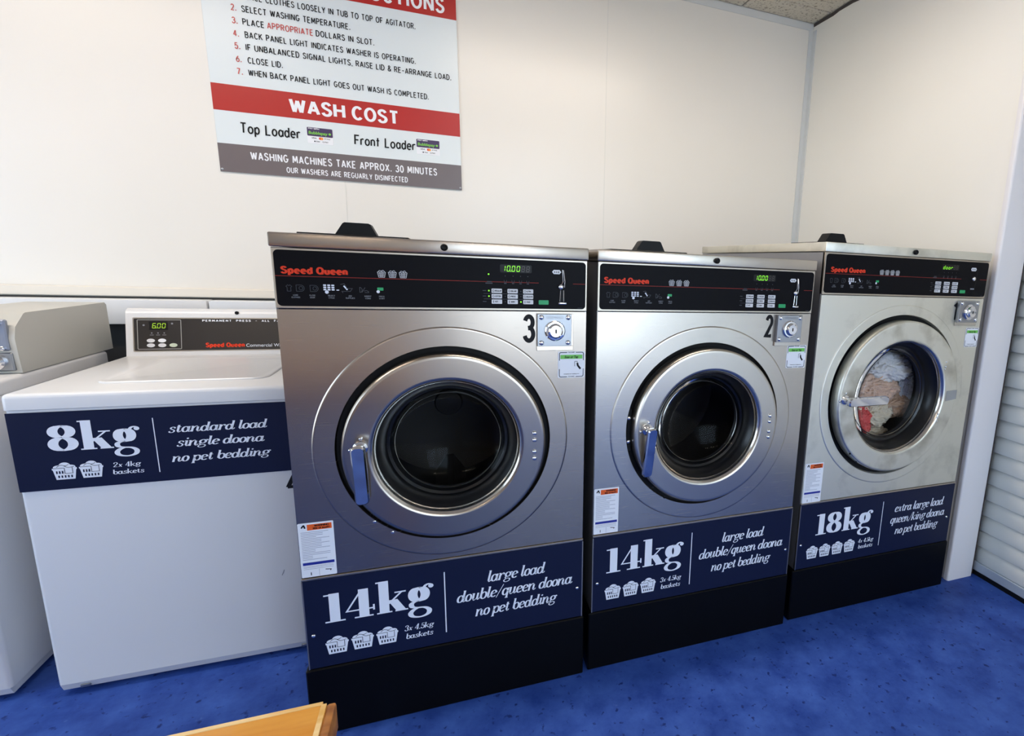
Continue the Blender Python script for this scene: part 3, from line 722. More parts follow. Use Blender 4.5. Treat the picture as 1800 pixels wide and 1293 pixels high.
    ln.poly([(w * .945, zl_ - .0007), (fx1, zl_ - .0007), (fx1, zl_ + .0007), (w * .945, zl_ + .0007)], yf); ln.build('red_stripe', M_REDLINE, CP)
    lg = MB(); put(lg, text_polys('Speed Queen', {**C_, **L_}, .155, .115, .31, 0, .40), P['logo'][0], P['logo'][1], zl_ + .0060, .0128, yf); lg.build('logo_lettering', M_REDINK, CP)
    wbk = MB()
    nb = P['nb']
    for i in range(nb): wire_basket(wbk, P['bask'][0] + i * P['bask'][1], zl_ + .0025, .0158, .0155, yf)
    wbk.build('basket_symbols', mat('basket_ink', (190, 192, 196), .5), CP)
    # instruction pictograms and their captions
    pic = MB(); cap = MB(); brt = MB(); gz = pz(.27)
    ox = .022 * k
    for l in ([(0, .75), (.25, 1), (.4, .85), (.55, 1), (.8, .75), (.65, .6), (.65, 0), (.15, 0), (.15, .6), (0, .75)],):
        for q in nib_stroke([(ox + a_ * .013, gz + b_ * .013) for a_, b_ in l], .0004, .0004): pic.poly(q, yf)
    for bx_ in (ox + .018, ox + .043 * k):
        for l in ([(0, 0), (0, 1), (.7, 1)] + el(.7, .5, .5, .5, 85, -85) + [(.7, 0), (0, 0)], el(.7, .5, .28, .28)):
            for q in nib_stroke([(bx_ + a_ * .012, gz + b_ * .013) for a_, b_ in l], .0004, .0004): pic.poly(q, yf)
    pic.build('pictogram', M_DIMINK, CP); pic = MB()
    bx_ = .089 * k
    for i in range(3):
        for j in range(3): brt.poly(rrect(bx_ + i * .0075, bx_ + i * .0075 + .0055, gz + .003 + j * .0046, gz + .003 + j * .0046 + .0032, .0006, 1), yf)
    brt.disc(bx_ + .006, gz - .0005, .0036, yf - .0003, 12)
    brt.poly([(bx_ + .024, gz + .003), (bx_ + .029, gz + .003), (bx_ + .029, gz + .005), (bx_ + .024, gz + .005)], yf)
    brt.build('bright_pictogram', M_WHITEINK, CP); brt = MB()
    bx_ = .121 * k
    for l in ([(0, .9), (.35, 1), (.55, .6)], [(.2, -.1), (.1, .1), (.9, .1), (1.1, .45), (.5, .45)]):
        for q in nib_stroke([(bx_ + a_ * .020, gz + b_ * .018) for a_, b_ in l], .0005, .0005): pic.poly(q, yf)
    for q in nib_stroke([(bx_ + .006, gz + .0135), (bx_ + .0125, gz + .005)], .0014, .0014): brt.poly(q, yf)
    pic.build('pictogram', M_DIMINK, CP); pic = MB(); brt.build('bright_pictogram', M_WHITEINK, CP); brt = MB()
    bx_ = .157 * k
    for l in ([(0, 0), (0, 1)] + el(0, .5, .35, .5, 85, -85), [(.8, 1), (.3, 0)], [(.6, .3), (1.0, .4), (1.3, .2), (1.3, 0), (.7, 0)]):
        for q in nib_stroke([(bx_ + a_ * .013, gz + b_ * .011) for a_, b_ in l], .0005, .0005): pic.poly(q, yf)
    bx_ = .191 * k
    gk = MB().poly(rrect(bx_, bx_ + .012, gz + .005, gz + .0115, .001, 2), yf); brt.disc(bx_ + .0015, gz + .0025, .0033, yf - .0003, 12)
    pic.build('pictogram', M_DIMINK, CP); brt.build('bright_pictogram', M_WHITEINK, CP); gk.build('start_pictogram', M_GREEN, CP)
    cz_ = pz(.20)
    for (t1, t2, xx) in (('LOAD', 'CLOTHES', .038), ('CLOSE', 'DOOR', .068), ('SELECT', 'CYCLE', .103), ('ADD', 'SUPPLIES', .138), ('INSERT', 'COINS', .172), ('PRESS', 'START', .199)):
        for t_, dz in ((t1, 0), (t2, -.0046)):
            hw2 = .0011 * len(t_)
            put(cap, text_polys(t_, C_, .09, .09), xx * k - hw2, xx * k + hw2, cz_ + dz - .0012, .0026, yf)
    cap.build('captions', M_GREYINK, CP)
    # display
    dx0, dx1, dz0, dz1 = w * .682, w * .793, pz(.735), pz(.895)
    MB().poly(rrect(dx0, dx1, dz0, dz1, .003, 3), yf).build('display', M_WINDOWLED, CP)
    dg_ = MB(); df = MB(); txt = P['disp']; dw, dh = .0062 * k, (dz1 - dz0) * .66; dzb = dz0 + (dz1 - dz0) * .17; pit = .0112 * k
    xx = dx0 + .0045
    for ch in txt:
        if ch == '.':
            dg_.disc(xx - .0024, dzb, .0011, yf - .0008, 8); continue
        seven(dg_, ch, xx, dzb, dw, dh, yf - .0008, .0007); xx += pit
    while xx + dw < dx1 - .001:
        seven(df, '8', xx, dzb, dw, dh, yf - .0006, .0008); xx += pit
    dg_.build('lit_digits', M_LED, CP); df.build('unlit_digits', M_LEDOFF, CP)
    # status lights and their captions
    st_ = MB()
    for i, fx in enumerate((.70, .727, .753, .779)):
        st_.disc(w * fx, pz(.665), .0011, yf, 8); wire = [(w * fx - .003, pz(.58)), (w * fx - .0022, pz(.54)), (w * fx + .0022, pz(.54)), (w * fx + .003, pz(.58))]
        for q in nib_stroke(wire, .0004, .0004): st_.poly(q, yf)
        st_.poly([(w * fx - .0028, pz(.505)), (w * fx + .0028, pz(.505)), (w * fx + .0028, pz(.522)), (w * fx - .0028, pz(.522))], yf)
    st_.poly([(w * .632, pz(.50)), (w * .656, pz(.50)), (w * .656, pz(.52)), (w * .632, pz(.52))], yf)
    st_.poly([(w * .637, pz(.535)), (w * .653, pz(.535)), (w * .653, pz(.55)), (w * .637, pz(.55))], yf)
    kx = [w * .652, w * .707, w * .762]; kz = [pz(.315), pz(.205), pz(.095)]; kw, kh = w * .036, U * .088
    for kz_ in kz[:2]: st_.poly([(w * .625, kz_ - U * .018), (kx[2] + kw, kz_ - U * .018), (kx[2] + kw, kz_ - U * .011), (w * .625, kz_ - U * .011)], yf)
    for kz_ in kz: st_.poly([(w * .622, kz_ + kh * .42), (w * .634, kz_ + kh * .42), (w * .634, kz_ + kh * .58), (w * .622, kz_ + kh * .58)], yf)
    for r_ in range(3):
        for c_ in (1, 2): st_.disc(kx[c_] - w * .008, kz[r_] + kh / 2, .0012, yf, 8)
    st_.build('panel_marks', M_DIMINK, CP)
    if P['lit']:
        for (fx, fz) in ((.643, pz(.69)), (.643, kz[0] + kh / 2), (.643, kz[1] + kh / 2), (kx[2] / w - .008, kz[2] + kh / 2)):
            MB().disc(w * fx, fz, .0018, yf - .0004, 12).build('status_light', M_LED, CP)
    names = [['REGULAR', 'DELUXE', 'ULTRA'], ['COTTON', 'PRESS', 'DELICATE'], ['HOT', 'WARM', 'COLD']]
    for r_ in range(3):
        for c_ in range(3):
            KY = MB().prism(rrect(kx[c_], kx[c_] + kw, kz[r_], kz[r_] + kh, .0014, 2), yf - .0010, yf + .0006).build('key', M_KEY, CP)
            ki = MB(); t_ = names[r_][c_]; wl = min(kw * .62, .0022 * len(t_))
            put(ki, text_polys(t_, C_, .11, .11), kx[c_] + kw * .32, kx[c_] + kw * .32 + wl, kz[r_] + kh * .36, kh * .3, yf - .0013)
            if r_ < 2:
                for q in nib_stroke(el(kx[c_] + kw * .17, kz[r_] + kh * .5, kw * .085, kh * .22), .0004, .0004): ki.poly(q, yf - .0013)
            else: ki.poly([(kx[c_] + kw * .15, kz[r_] + kh * .22), (kx[c_] + kw * .2, kz[r_] + kh * .22), (kx[c_] + kw * .2, kz[r_] + kh * .78), (kx[c_] + kw * .15, kz[r_] + kh * .78)], yf - .0013)
            ki.build('key_legend', M_BLACKINK, KY)
    MB().prism(rrect(w * .818, w * .854, kz[2] - .0004, kz[2] + kh, .0014, 2), yf - .0010, yf + .0006).build('start_key', M_GREEN, CP)
    # coin entry: tag, knob, slot rails
    if P['slot']:
        zt = pz(.78); xx = w * .885
        TG = MB().prism([(xx - .012, zt), (xx - .008, zt + .005), (xx + .006, zt + .005), (xx + .010, zt), (xx + .006, zt - .005), (xx - .008, zt - .005)], yf - .0005, yf).build('coin_tag', M_STICK, CP)
        tt = MB(); put(tt, text_polys('$1 & $2', C_, .09, .09), xx - .008, xx + .006, zt - .0022, .0042, yf - .0008); tt.build('coin_tag_lettering', M_BLACKINK, TG)
        sx_ = w * .911
        CS = MB().tube([(sx_ + .0015, -.004, pz(.46)), (sx_ + .0015, -.006, pz(.60)), (sx_ - .002, -.006, pz(.82)), (sx_ - .0045, -.006, pz(.83)), (sx_ - .003, -.006, pz(.58)), (sx_ - .006, -.004, pz(.52))], .0010, 8)
        CO = CS.build('coin_entry', M_CHROME, CP)
        MB().knob(sx_ - .008, pz(.47), .0068, -.003, -.011, 20, .5).build('return_knob', M_CHROME, CO)
        MB().prism(rrect(sx_ - .008, sx_ - .001, pz(.14), pz(.40), .001, 1), -.0040, -.0028).build('coin_slot', M_RUBBER, CO)
        MB().tube([(sx_ - .010, -.0045, pz(.16)), (sx_ - .0085, -.0045, pz(.40))], .0008, 6).tube([(sx_ - .0005, -.0045, pz(.16)), (sx_ - .001, -.0045, pz(.40))], .0008, 6).build('slot_rails', M_CHROME, CO)
        MB().box(sx_ - .014, sx_ + .006, -.0075, -.0028, pz(.10), pz(.145), .0015, 2).build('coin_lip', M_CHROME, CO)
    else:
        zt = pz(.79); xx = w * .893
        TG = MB().prism([(xx - .013, zt), (xx - .009, zt + .0055), (xx + .009, zt + .0055), (xx + .013, zt), (xx + .009, zt - .0055), (xx - .009, zt - .0055)], yf - .0005, yf).build('coin_tag', M_STICK, CP)
        tt = MB(); put(tt, text_polys('$1 & $2', C_, .09, .09), xx - .0085, xx + .0085, zt - .0022, .0044, yf - .0008); tt.build('coin_tag_lettering', M_BLACKINK, TG)
        MB().poly([(xx + .014, pz(.2)), (xx + .017, pz(.2)), (xx + .022, pz(.8)), (xx + .019, pz(.8))], yf).build('coin_slot', M_RUBBER, CP)
        MB().knob(xx + .004, pz(.52), .0075, -.003, -.010, 20, .5).build('return_knob', M_CHROME, CP)
        tt = MB(); put(tt, text_polys('COIN RETURN', C_, .09, .09), xx - .004, xx + .014, pz(.21), .0035, yf); tt.build('coin_lettering', M_WHITEINK, CP)
    tt = MB(); tt.poly([(fx1 - .02, fz0 + .0022), (fx1 - .008, fz0 + .0022), (fx1 - .008, fz0 + .0034), (fx1 - .02, fz0 + .0034)], yf); tt.build('part_code', M_DIMINK, CP)
    # ---- lock plate of the coin box
    lx0, lx1, lz0, lz1 = P['lock']
    LK = MB().box(lx0, lx1 - .006, -.013, -.0005, lz0 + .012, lz1, .001, 1).build('lock_plate', M_ZINC, T)
    lb = MB().box(lx1 - .008, lx1, -.004, -.0003, lz0 + .002, lz1, .0008, 1).box(lx0 - .001, lx1, -.005, -.0003, lz0, lz0 + .012, .0008, 1); lb.build('plate_bracket', M_POLISH, LK)
    mx_, mz_ = (lx0 + lx1 - .006) / 2, (lz0 + .012 + lz1) / 2 - .001; s_ = (lx1 - lx0) / .0895
    CYL = MB().lathe(mx_, mz_, [(.025 * s_, -.0125), (.025 * s_, -.017), (.0225 * s_, -.020), (.0185 * s_, -.0205), (.0175 * s_, -.026), (.014 * s_, -.029), (.0002, -.029)], 36).build('lock_cylinder', M_CHROME, LK)
    MB().poly(rrect(mx_ - .0018, mx_ + .0018, mz_ - .005, mz_ + .005, .0015, 3), -.0294).build('keyhole', M_BLACKINK, CYL)
    for ax in (lx0 + .009 * s_, lx1 - .006 - .009 * s_):
        for az in (lz0 + .012 + .009 * s_, lz1 - .008 * s_):
            MB().knob(ax, az, .0062 * s_, -.013, -.0175, 16, .8).build('plate_bolt', M_CHROME, LK)
    gt = MB(); put(gt, text_polys('GREENWALD', C_, .06, .06), mx_ - .021, mx_ + .021, lz1 - .011, .0058, -.0134); gt.build('stamped_lettering', mat('stamp_grey', (150, 152, 156), .4, .6), LK)
    # machine number
    nm = MB(); nx0, nx1, nz0, nz1 = P['num']; put(nm, text_polys(P['no'], C_, .118, .095), nx0, nx1, nz0 + .005, (nz1 - nz0) - .010, -.0006)
    nm.build('number_decal', M_BLACKINK, T)
    # scan-to-pay sticker (pictogram only, code left out)
    qx0, qx1, qz0, qz1 = P['stick']
    SK = MB().prism(rrect(qx0, qx1, qz0, qz1, .003, 3), -.0007, -.0001).build('payment_sticker', M_STICK, T)
    qw, qh = qx1 - qx0, qz1 - qz0; ys = -.0010
    MB().poly([(qx0 + qw * .09, qz1 - qh * .28), (qx1 - qw * .09, qz1 - qh * .28), (qx1 - qw * .09, qz1 - qh * .13), (qx0 + qw * .09, qz1 - qh * .13)], ys).build('sticker_band', M_GREENBAND, SK)
    sk = MB(); print_text(sk, 'Scan or Tap', qx0 + qw * .24, qx1 - qw * .25, qz1 - qh * .25, qh * .085, ys - .0003, bold=.03, shear=.25)
    put(sk, text_polys('TO START', C_, .1, .1), qx0 + qw * .38, qx1 - qw * .38, qz1 - qh * .055, qh * .035, ys)
    put(sk, text_polys('TO START', C_, .1, .1), qx0 + qw * .38, qx1 - qw * .38, qz0 + qh * .03, qh * .035, ys)
    put(sk, text_polys('POWERED BY BUBBLEPAY', C_, .08, .08), qx0 + qw * .22, qx1 - qw * .2, qz0 + qh * .13, qh * .028, ys)
    t_ = qw * .012
    for sx_ in (0, 1):
        for sz_ in (0, 1):
            fx_ = lambda u: qx0 + qw * u if not sx_ else qx1 - qw * u
            fz_ = lambda u: qz0 + qh * u if not sz_ else qz1 - qh * u
            for q in nib_stroke([(fx_(.34), fz_(.04)), (fx_(.10), fz_(.04)), (fx_(.065), fz_(.06)), (fx_(.055), fz_(.10)), (fx_(.055), fz_(.34))], t_, t_): sk.poly(q, ys)
    for q in nib_stroke([(qx0 + qw * .84, qz0 + qh * .33), (qx0 + qw * .74, qz0 + qh * .46), (qx0 + qw * .72, qz0 + qh * .56)], qw * .035, qw * .035): sk.poly(q, ys)
    for q in nib_stroke(rrect(qx0 + qw * .62, qx0 + qw * .72, qz0 + qh * .44, qz0 + qh * .62, .001, 2), qw * .008, qw * .008): sk.poly(q, ys)
    sk.build('sticker_print', M_BLACKINK, SK)
    # warning label
    wx0, wx1, wz0, wz1 = P['warn']
    WL = MB().prism(rrect(wx0, wx1, wz0, wz1, .002, 2), -.0007, -.0001).build('warning_label', M_STICK, T)
    ww, wh = wx1 - wx0, wz1 - wz0
    MB().poly([(wx0 + ww * .26, wz1 - wh * .135), (wx1 - ww * .05, wz1 - wh * .135), (wx1 - ww * .05, wz1 - wh * .03), (wx0 + ww * .26, wz1 - wh * .03)], ys).build('orange_band', M_ORANGE, WL)
    MB().poly([(wx0 + ww * .06, wz0 + wh * .225), (wx1 - ww * .05, wz0 + wh * .225), (wx1 - ww * .05, wz0 + wh * .275), (wx0 + ww * .06, wz0 + wh * .275)], ys).build('blue_band', M_BLUEBAND, WL)
    wi = MB(); put(wi, text_polys('WARNING', C_, .12, .12), wx0 + ww * .46, wx0 + ww * .88, wz1 - wh * .072, wh * .030, ys - .0003)
    put(wi, text_polys('RISK OF INJURY', C_, .12, .12), wx0 + ww * .42, wx0 + ww * .9, wz1 - wh * .120, wh * .028, ys - .0003)
    for q in nib_stroke(cr([(wx0 + ww * .1, wz1 - wh * .085), (wx0 + ww * .14, wz1 - wh * .055), (wx0 + ww * .17, wz1 - wh * .04), (wx0 + ww * .19, wz1 - wh * .07), (wx0 + ww * .2, wz1 - wh * .095)], 4), ww * .022, ww * .022): wi.poly(q, ys)
    for q in nib_stroke([(wx0 + ww * .27, wz0 + wh * .035), (wx0 + ww * .27, wz0 + wh * .09)], ww * .012, ww * .012): wi.poly(q, ys)
    for q in nib_stroke([(wx0 + ww * .68, wz0 + wh * .115), (wx0 + ww * .84, wz0 + wh * .105), (wx0 + ww * .82, wz0 + wh * .08)], ww * .012, ww * .012): wi.poly(q, ys)
    wi.build('label_heading', M_BLACKINK, WL)
    wp = MB(); random.seed(11); z = wz1 - wh * .165
    para = [(.9, 3), (.85, 5), (.8, 4), (.88, 5)]
    row = 0
    for (fr, cnt) in ((.9, 1), (.72, 2), (.5, 1), (.92, 1), (.66, 2), (.92, 1), (.66, 2), (.92, 1), (.45, 2), (.92, 1), (.92, 1), (.35, 2), (.8, 1)):
        for i in range(cnt):
            wp.poly([(wx0 + ww * .07, z - wh * .0085), (wx0 + ww * (.05 + fr * .88), z - wh * .0085), (wx0 + ww * (.05 + fr * .88), z), (wx0 + ww * .07, z)], ys); z -= wh * .0295
    for zz in (.20, .178, .150): wp.poly([(wx0 + ww * .07, wz0 + wh * zz), (wx1 - ww * .08, wz0 + wh * zz), (wx1 - ww * .08, wz0 + wh * (zz + .006)), (wx0 + ww * .07, wz0 + wh * (zz + .006))], ys)
    wp.poly([(wx0 + ww * .5, wz0 + wh * .015), (wx0 + ww * .51, wz0 + wh * .015), (wx0 + ww * .51, wz0 + wh * .14), (wx0 + ww * .5, wz0 + wh * .14)], ys)
    wp.build('label_print', mat('label_grey', (150, 152, 170), .5), WL)
    # ---- navy load sign across the lower front
    NP = MB().box(.0005, w - .0005, -.003, .004, zp, zb - .0045, .0012, 1).build('load_panel', M_NAVY, T)
    MB().box(.0, w, -.0036, .004, zb - .0042, zb + .0012, .001, 1).build('edge_strip', M_TRIMSTEEL, T)
    for s0, s1 in ((-.0005, .0022), (w - .0022, w + .0005)): MB().box(s0, s1, -.0034, .003, zp, zb - .006).build('side_strip', M_TRIMSTEEL, T)
    yn = -.0035
    kg = MB(); put(kg, text_polys(P['kg'], K_, .128, .024, .05), P['kgx'][0], P['kgx'][1], .3025, .0745, yn); kg.build('load_lettering', M_WHITEINK, NP)
    MB().poly([(.3035, .218), (.3062, .218), (.3062, .388), (.3035, .388)] if w < .68 else [(.350, .2215), (.3527, .2215), (.3527, .388), (.350, .388)], yn).build('divider_line', M_WHITEINK, NP)
    words(NP, 'description_lettering', M_WHITEINK, P['desc'], yn, D_, .078, .026, .04, .24, .26)
    words(NP, 'basket_lettering', M_WHITEINK, P['btxt'], yn, D_, .078, .034, .05, .16, .26)
    bw_ = MB(); bd_ = MB()
    for (bx_, bz_) in P['icons']: laundry_basket(bw_, bd_, bx_, bz_, P['iw'], .0470, yn)
    BK = bw_.build('basket_pictograms', M_WHITEINK, NP); bd_.build('pictogram_lines', M_NAVY, BK)
    for (bx_, bz_) in P['screws']:
        MB().knob(bx_, bz_, .0048, -.003, -.0065, 16, .8).build('panel_screw', M_CHROME, NP)
    # rubber skirt line under the cabinet
    return T

zps, zbs, zcs, zlbs, zls = .1866, .4222, 1.0452, 1.1688, 1.2000
d14 = [('large load', .408, .558, .3405, .0315), ('double/queen doona', .332, .632, .2950, .0315), ('no pet bedding', .376, .590, .2475, .0315)]
b14 = [('3x 4.5kg', .208, .277, .2425, .0150), ('baskets', .211, .274, .2200, .0145)]
i14 = [(.0375, .2185), (.0915, .2185), (.1455, .2185)]
base14 = dict(w=.66, zp=zps, zb=zbs, zc=zcs, zlb=zlbs, zl=zls, dep=.78, cx=.3275, cz=.7205, rh=.2390, re=.2855, p=.030, ro=.2258, ri=.1625,
              pivot=(.142, .7385), lever=.128, yaw=.14, tilt=.17, bolts=[(.5253, q, .0058) for q in (.744, .7265, .696, .6785)], holes=[(.161, .558), (.197, .5265)],
              soap=.1165, line=.54, logo=(.0150, .1365), bask=(.193, .0214), nb=3, no='3', kg='14kg', kgx=(.041, .279), desc=d14, btxt=b14, icons=i14, iw=.0485,
              lock=(.536, .6255, .947, 1.0385), num=(.502, .532, .967, 1.036), stick=(.588, .657, .8755, .9435), warn=(.002, .0725, .4257, .5600),
              screws=[(.0152, .2752), (.6455, .2770)], slot=True)
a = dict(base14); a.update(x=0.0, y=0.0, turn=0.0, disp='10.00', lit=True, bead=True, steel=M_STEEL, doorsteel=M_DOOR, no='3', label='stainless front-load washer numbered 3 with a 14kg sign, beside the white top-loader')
front_loader(a)
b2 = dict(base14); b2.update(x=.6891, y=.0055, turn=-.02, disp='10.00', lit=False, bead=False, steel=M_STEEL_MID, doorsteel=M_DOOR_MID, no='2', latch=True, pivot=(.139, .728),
          lock=(.537, .6275, .9485, 1.040), num=(.500, .529, .973, 1.0395), stick=(.585, .654, .880, .949), label='stainless front-load washer numbered 2 with a 14kg sign, middle machine of the three')
front_loader(b2)
c1 = dict(base14)
c1.update(x=1.3879, y=.0159, w=.6909, zc=1.1021, zlb=1.2265, zl=1.2565, dep=.837, cx=.3405, cz=.7680, rh=.273, re=.3065, p=.028, ro=.2570, ri=.1890,
          pivot=(.108, .775), lever=.140, turn=PI / 2, yaw=-.1, tilt=.0, bolts=[(.523, .886, .003), (.5225, .870, .003), (.521, .861, .003), (.520, .703, .003), (.519, .690, .003), (.518, .678, .003)], holes=[(.153, .592), (.182, .560)],
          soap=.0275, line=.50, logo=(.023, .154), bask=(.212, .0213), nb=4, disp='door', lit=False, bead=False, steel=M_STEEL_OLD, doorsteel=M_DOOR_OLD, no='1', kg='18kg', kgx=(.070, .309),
          desc=[('extra large load', .408, .643, .3405, .0315), ('queen/king doona', .394, .655, .2975, .0315), ('no pet bedding', .421, .629, .2535, .0315)],
          btxt=[('4x 4.5kg', .257, .326, .2445, .0150), ('baskets', .260, .324, .2230, .0145)], icons=[(.0395, .2195), (.0915, .2195), (.1435, .2195), (.1955, .2195)], iw=.0475,
          lock=(.566, .664, 1.007, 1.0925), num=(.552, .574, 1.022, 1.0885), stick=(.627, .690, .932, .9995), warn=(.005, .0765, .4230, .5600), screws=[(.0145, .2745), (.6685, .287)], slot=False,
          tape=[(.544, .747), (.594, .753), (.592, .786), (.544, .783)], label='dull stainless front-load washer numbered 1 with an 18kg sign and clothes inside')
front_loader(c1)

# ---------------------------------------------------------------- laundry inside washer 1 (separate garments)
def garment(name, label, cat, c, r, seed, m, folds=1.0, grp=None):
    bm = bmesh.new(); bmesh.ops.create_icosphere(bm, subdivisions=6, radius=1.0)
    off = Vector((seed * 7.3, seed * 3.1, seed * 1.7))
    for q in bm.verts:
        d = q.co.normalized()
        p = d * 1.5 + off
        w1 = noise.noise(p * 1.1); warp = Vector((noise.noise(p * 1.3 + Vector((9, 0, 0))), noise.noise(p * 1.3 + Vector((0, 9, 0))), noise.noise(p * 1.3 + Vector((0, 0, 9)))))
        pp = p + warp * 0.9
        rid = 1 - abs(noise.noise(pp * 1.9)) * 2; rid2 = 1 - abs(noise.noise(pp * 3.7 + Vector((4, 2, 1)))) * 2
        s_ = .84 + .30 * w1 + folds * (.15 * rid + .11 * rid2 + .045 * (1 - abs(noise.noise(pp * 7.5)) * 2))
        q.co = Vector((d.x * r[0] * s_, d.y * r[1] * s_, d.z * r[2] * s_))
    mb = MB().bm(bm)
    o = mb.build(name, m, None, ang=180); o.location = c
    tag(o, label, cat, grp)
    return o
# positions: machine-1 local x, z and depth
def inm1(x, z, y): return (1.3879 + x, .0159 + y, z)
G = 'laundry in washer 1'
LAUN = [
 ('towel', 'white towel bunched at the top of the laundry in the loaded washer', 'towel', (.410, .838, .152), (.132, .052, .066), 1.0, cloth('cloth_white', (214, 212, 212), (232, 230, 230)), 1.3),
 ('shirt', 'pale grey shirt crumpled against the drum wall, farthest from the chrome lever', 'shirt', (.545, .752, .160), (.046, .042, .068), 2.4, cloth('cloth_grey', (186, 192, 204), (208, 214, 224)), 1.2),
 ('towel', 'salmon-beige towel folded above the chrome lever in the loaded washer', 'towel', (.362, .760, .134), (.116, .046, .058), 3.3, cloth('cloth_beige', (206, 172, 150), (222, 190, 170)), 1.2),
 ('blouse', 'tan-brown blouse at the lower right of the laundry pile', 'blouse', (.495, .692, .150), (.086, .044, .044), 4.8, cloth('cloth_tan', (176, 144, 120), (196, 166, 142)), 1.3),
 ('towel', 'cream towel twisted below the chrome lever in the loaded washer', 'towel', (.368, .672, .132), (.074, .040, .048), 5.6, cloth('cloth_cream', (206, 192, 168), (222, 210, 188)), 1.5),
 ('singlet', 'coral red singlet at the lower left of the laundry pile', 'singlet', (.300, .650, .116), (.060, .032, .054), 6.9, cloth('cloth_red', (206, 72, 72), (226, 92, 90)), 1.1),
 ('pillowcase', 'cream pillowcase lying lowest under the red singlet in the washer', 'pillowcase', (.365, .594, .135), (.078, .038, .028), 8.2, cloth('cloth_stripe', (196, 184, 162), (216, 204, 184)), 1.4),
]
for nm_, lab, cat_, (gx, gz_, gy), r_, sd, mt_, fo in LAUN:
    garment(nm_, lab, cat_, inm1(gx, gz_, gy), r_, sd, mt_, fo, G)

# ================================================================= TOP-LOAD WASHERS
def top_loader_body(T, x0, x1, y0, y1, z0, z1, zd):
    MB().box(x0, x1, y0, y1, z0 + .021, zd, .010, 3, keep=lambda m_, d: abs(d.z) > .3 and m_.y < (y0 + y1) / 2).build('cabinet', M_ENAMEL, T)
    MB().box(x0 - .002, x1 + .002, y0 - .004, y1, zd + .0015, z1, .011, 4, keep=lambda m_, d: m_.z > zd + .01 or abs(d.z) > .01).build('top_deck', M_ENAMEL, T)
    MB().prismx([(y0 + .001, z0 + .0208), (y0 + .010, z0), (y1, z0), (y1, z0 + .0208)], x0 + .004, x1 - .004).build('bottom_lip', M_ENAMEL, T, recalc=True)
    for fx in (x0 + .06, x1 - .06):
        for fy in (y0 + .06, y1 - .06): MB().box(fx - .02, fx + .02, fy - .02, fy + .02, 0, z0).build('foot', M_RUBBER, T)
X4, Y4 = -.634, .335
T4 = empty('top_load_washer', (X4, Y4, 0), 'white top-load washer with a navy 8kg sign, next to the stainless washer numbered 3', 'washing machine', 'white top-load washers')
W4, D4, ZD4, Z4 = .579, .63, .7705, .810
top_loader_body(T4, 0, W4, 0, D4, .015, Z4, ZD4)
# hinged lid, slightly proud of the deck with a rounded outline
ld = MB(); lo_ = rrect(.117, .49, .094, .455, .035, 6)
nn = len(lo_)
def shr(pts, d):
    cx_ = sum(p[0] for p in pts) / len(pts); cy_2 = sum(p[1] for p in pts) / len(pts)
    return [(cx_ + (p[0] - cx_) * (1 - d), cy_2 + (p[1] - cy_2) * (1 - d)) for p in pts]
lay = [(lo_, Z4 - .001), (lo_, Z4 + .002), (shr(lo_, .012), Z4 + .0042), (shr(lo_, .06), Z4 + .0042), (shr(lo_, .08), Z4 + .003)]
vv = [(p[0], p[1], z) for l, z in lay for p in l]; ff = []
for li in range(len(lay) - 1):
    for i in range(nn): ff.append((li * nn + i, li * nn + (i + 1) % nn, (li + 1) * nn + (i + 1) % nn, (li + 1) * nn + i))
ff.append(tuple((len(lay) - 1) * nn + i for i in range(nn)))
ld.add(vv, ff); ld.build('lid', M_ENAMEL, T4, recalc=True)
# console
cyf = .522                                                  # console front, machine-local
CN = MB(); LEAN = .03
prof_c = [(cyf, Z4 - .001), (cyf + .003, Z4 + .012), (cyf + LEAN - .002, Z4 + .132), (cyf + LEAN + .004, Z4 + .144), (cyf + LEAN + .016, Z4 + .150), (D4, Z4 + .142), (D4, Z4 - .001)]
CN.prismx([p for p in prof_c], .006, W4 - .006); CON = CN.build('console', M_ENAMEL, T4, ang=40, recalc=True)
def slant(x, zz, out=.0):                                   # point on the leaning console face
    t = (zz - (Z4 + .012)) / .120
    return (x, cyf + .003 + t * (LEAN - .005) - out, zz)
def con(polys_mb, name, m, parent, out):
    for i, q in enumerate(polys_mb.v):
        polys_mb.v[i] = slant(q[0], q[2], out + (0 if abs(q[1]) < 1 else 0))
    return polys_mb.build(name, m, parent)
q = MB().poly(rrect(.024, W4 - .024, Z4 + .014, Z4 + .122, .004, 3), 0); con(q, 'console_bezel', M_TRIMSTEEL, CON, .0006)
q = MB().poly(rrect(.027, W4 - .027, Z4 + .017, Z4 + .119, .003, 3), 0); CF = con(q, 'console_face', M_BROWNFACE, CON, .0012)
fr = MB()
pf = rrect(.036, .148, Z4 + .022, Z4 + .115, .002, 2); fr_ = pf + [pf[0]]
for g in nib_stroke(fr_, .0008, .0008): fr.poly(g, 0)
con(fr, 'keypad_frame', mat('keypad_line', (170, 168, 164), .5), CF, .0018)
q = MB().poly(rrect(.066, .113, Z4 + .083, Z4 + .110, .002, 2), 0); DS = con(q, 'display', M_WINDOWLED, CF, .0018)
q = MB(); xx = .074
for ch in '6.00':
    if ch == '.': q.disc(xx - .0028, Z4 + .089, .0013, 0, 8); continue
    seven(q, ch, xx, Z4 + .089, .0075, .0145, 0, .0010); xx += .0125
con(q, 'lit_digits', mat('amber_green_led', (150, 190, 40), .5, emit=.35), DS, .0024)
for (bx_, bz_, hot) in ((.069, .049, 0), (.098, .049, 1), (.069, .034, 0), (.098, .034, 0), (.127, .034, 2)):
    q = MB().disc(bx_, Z4 + bz_, .0105, 0, 20, .0062)
    con(q, 'key', [M_KEY, M_STICK, mat('pale_green_key', (196, 206, 186), .45)][hot], CF, .0020)
q = MB()
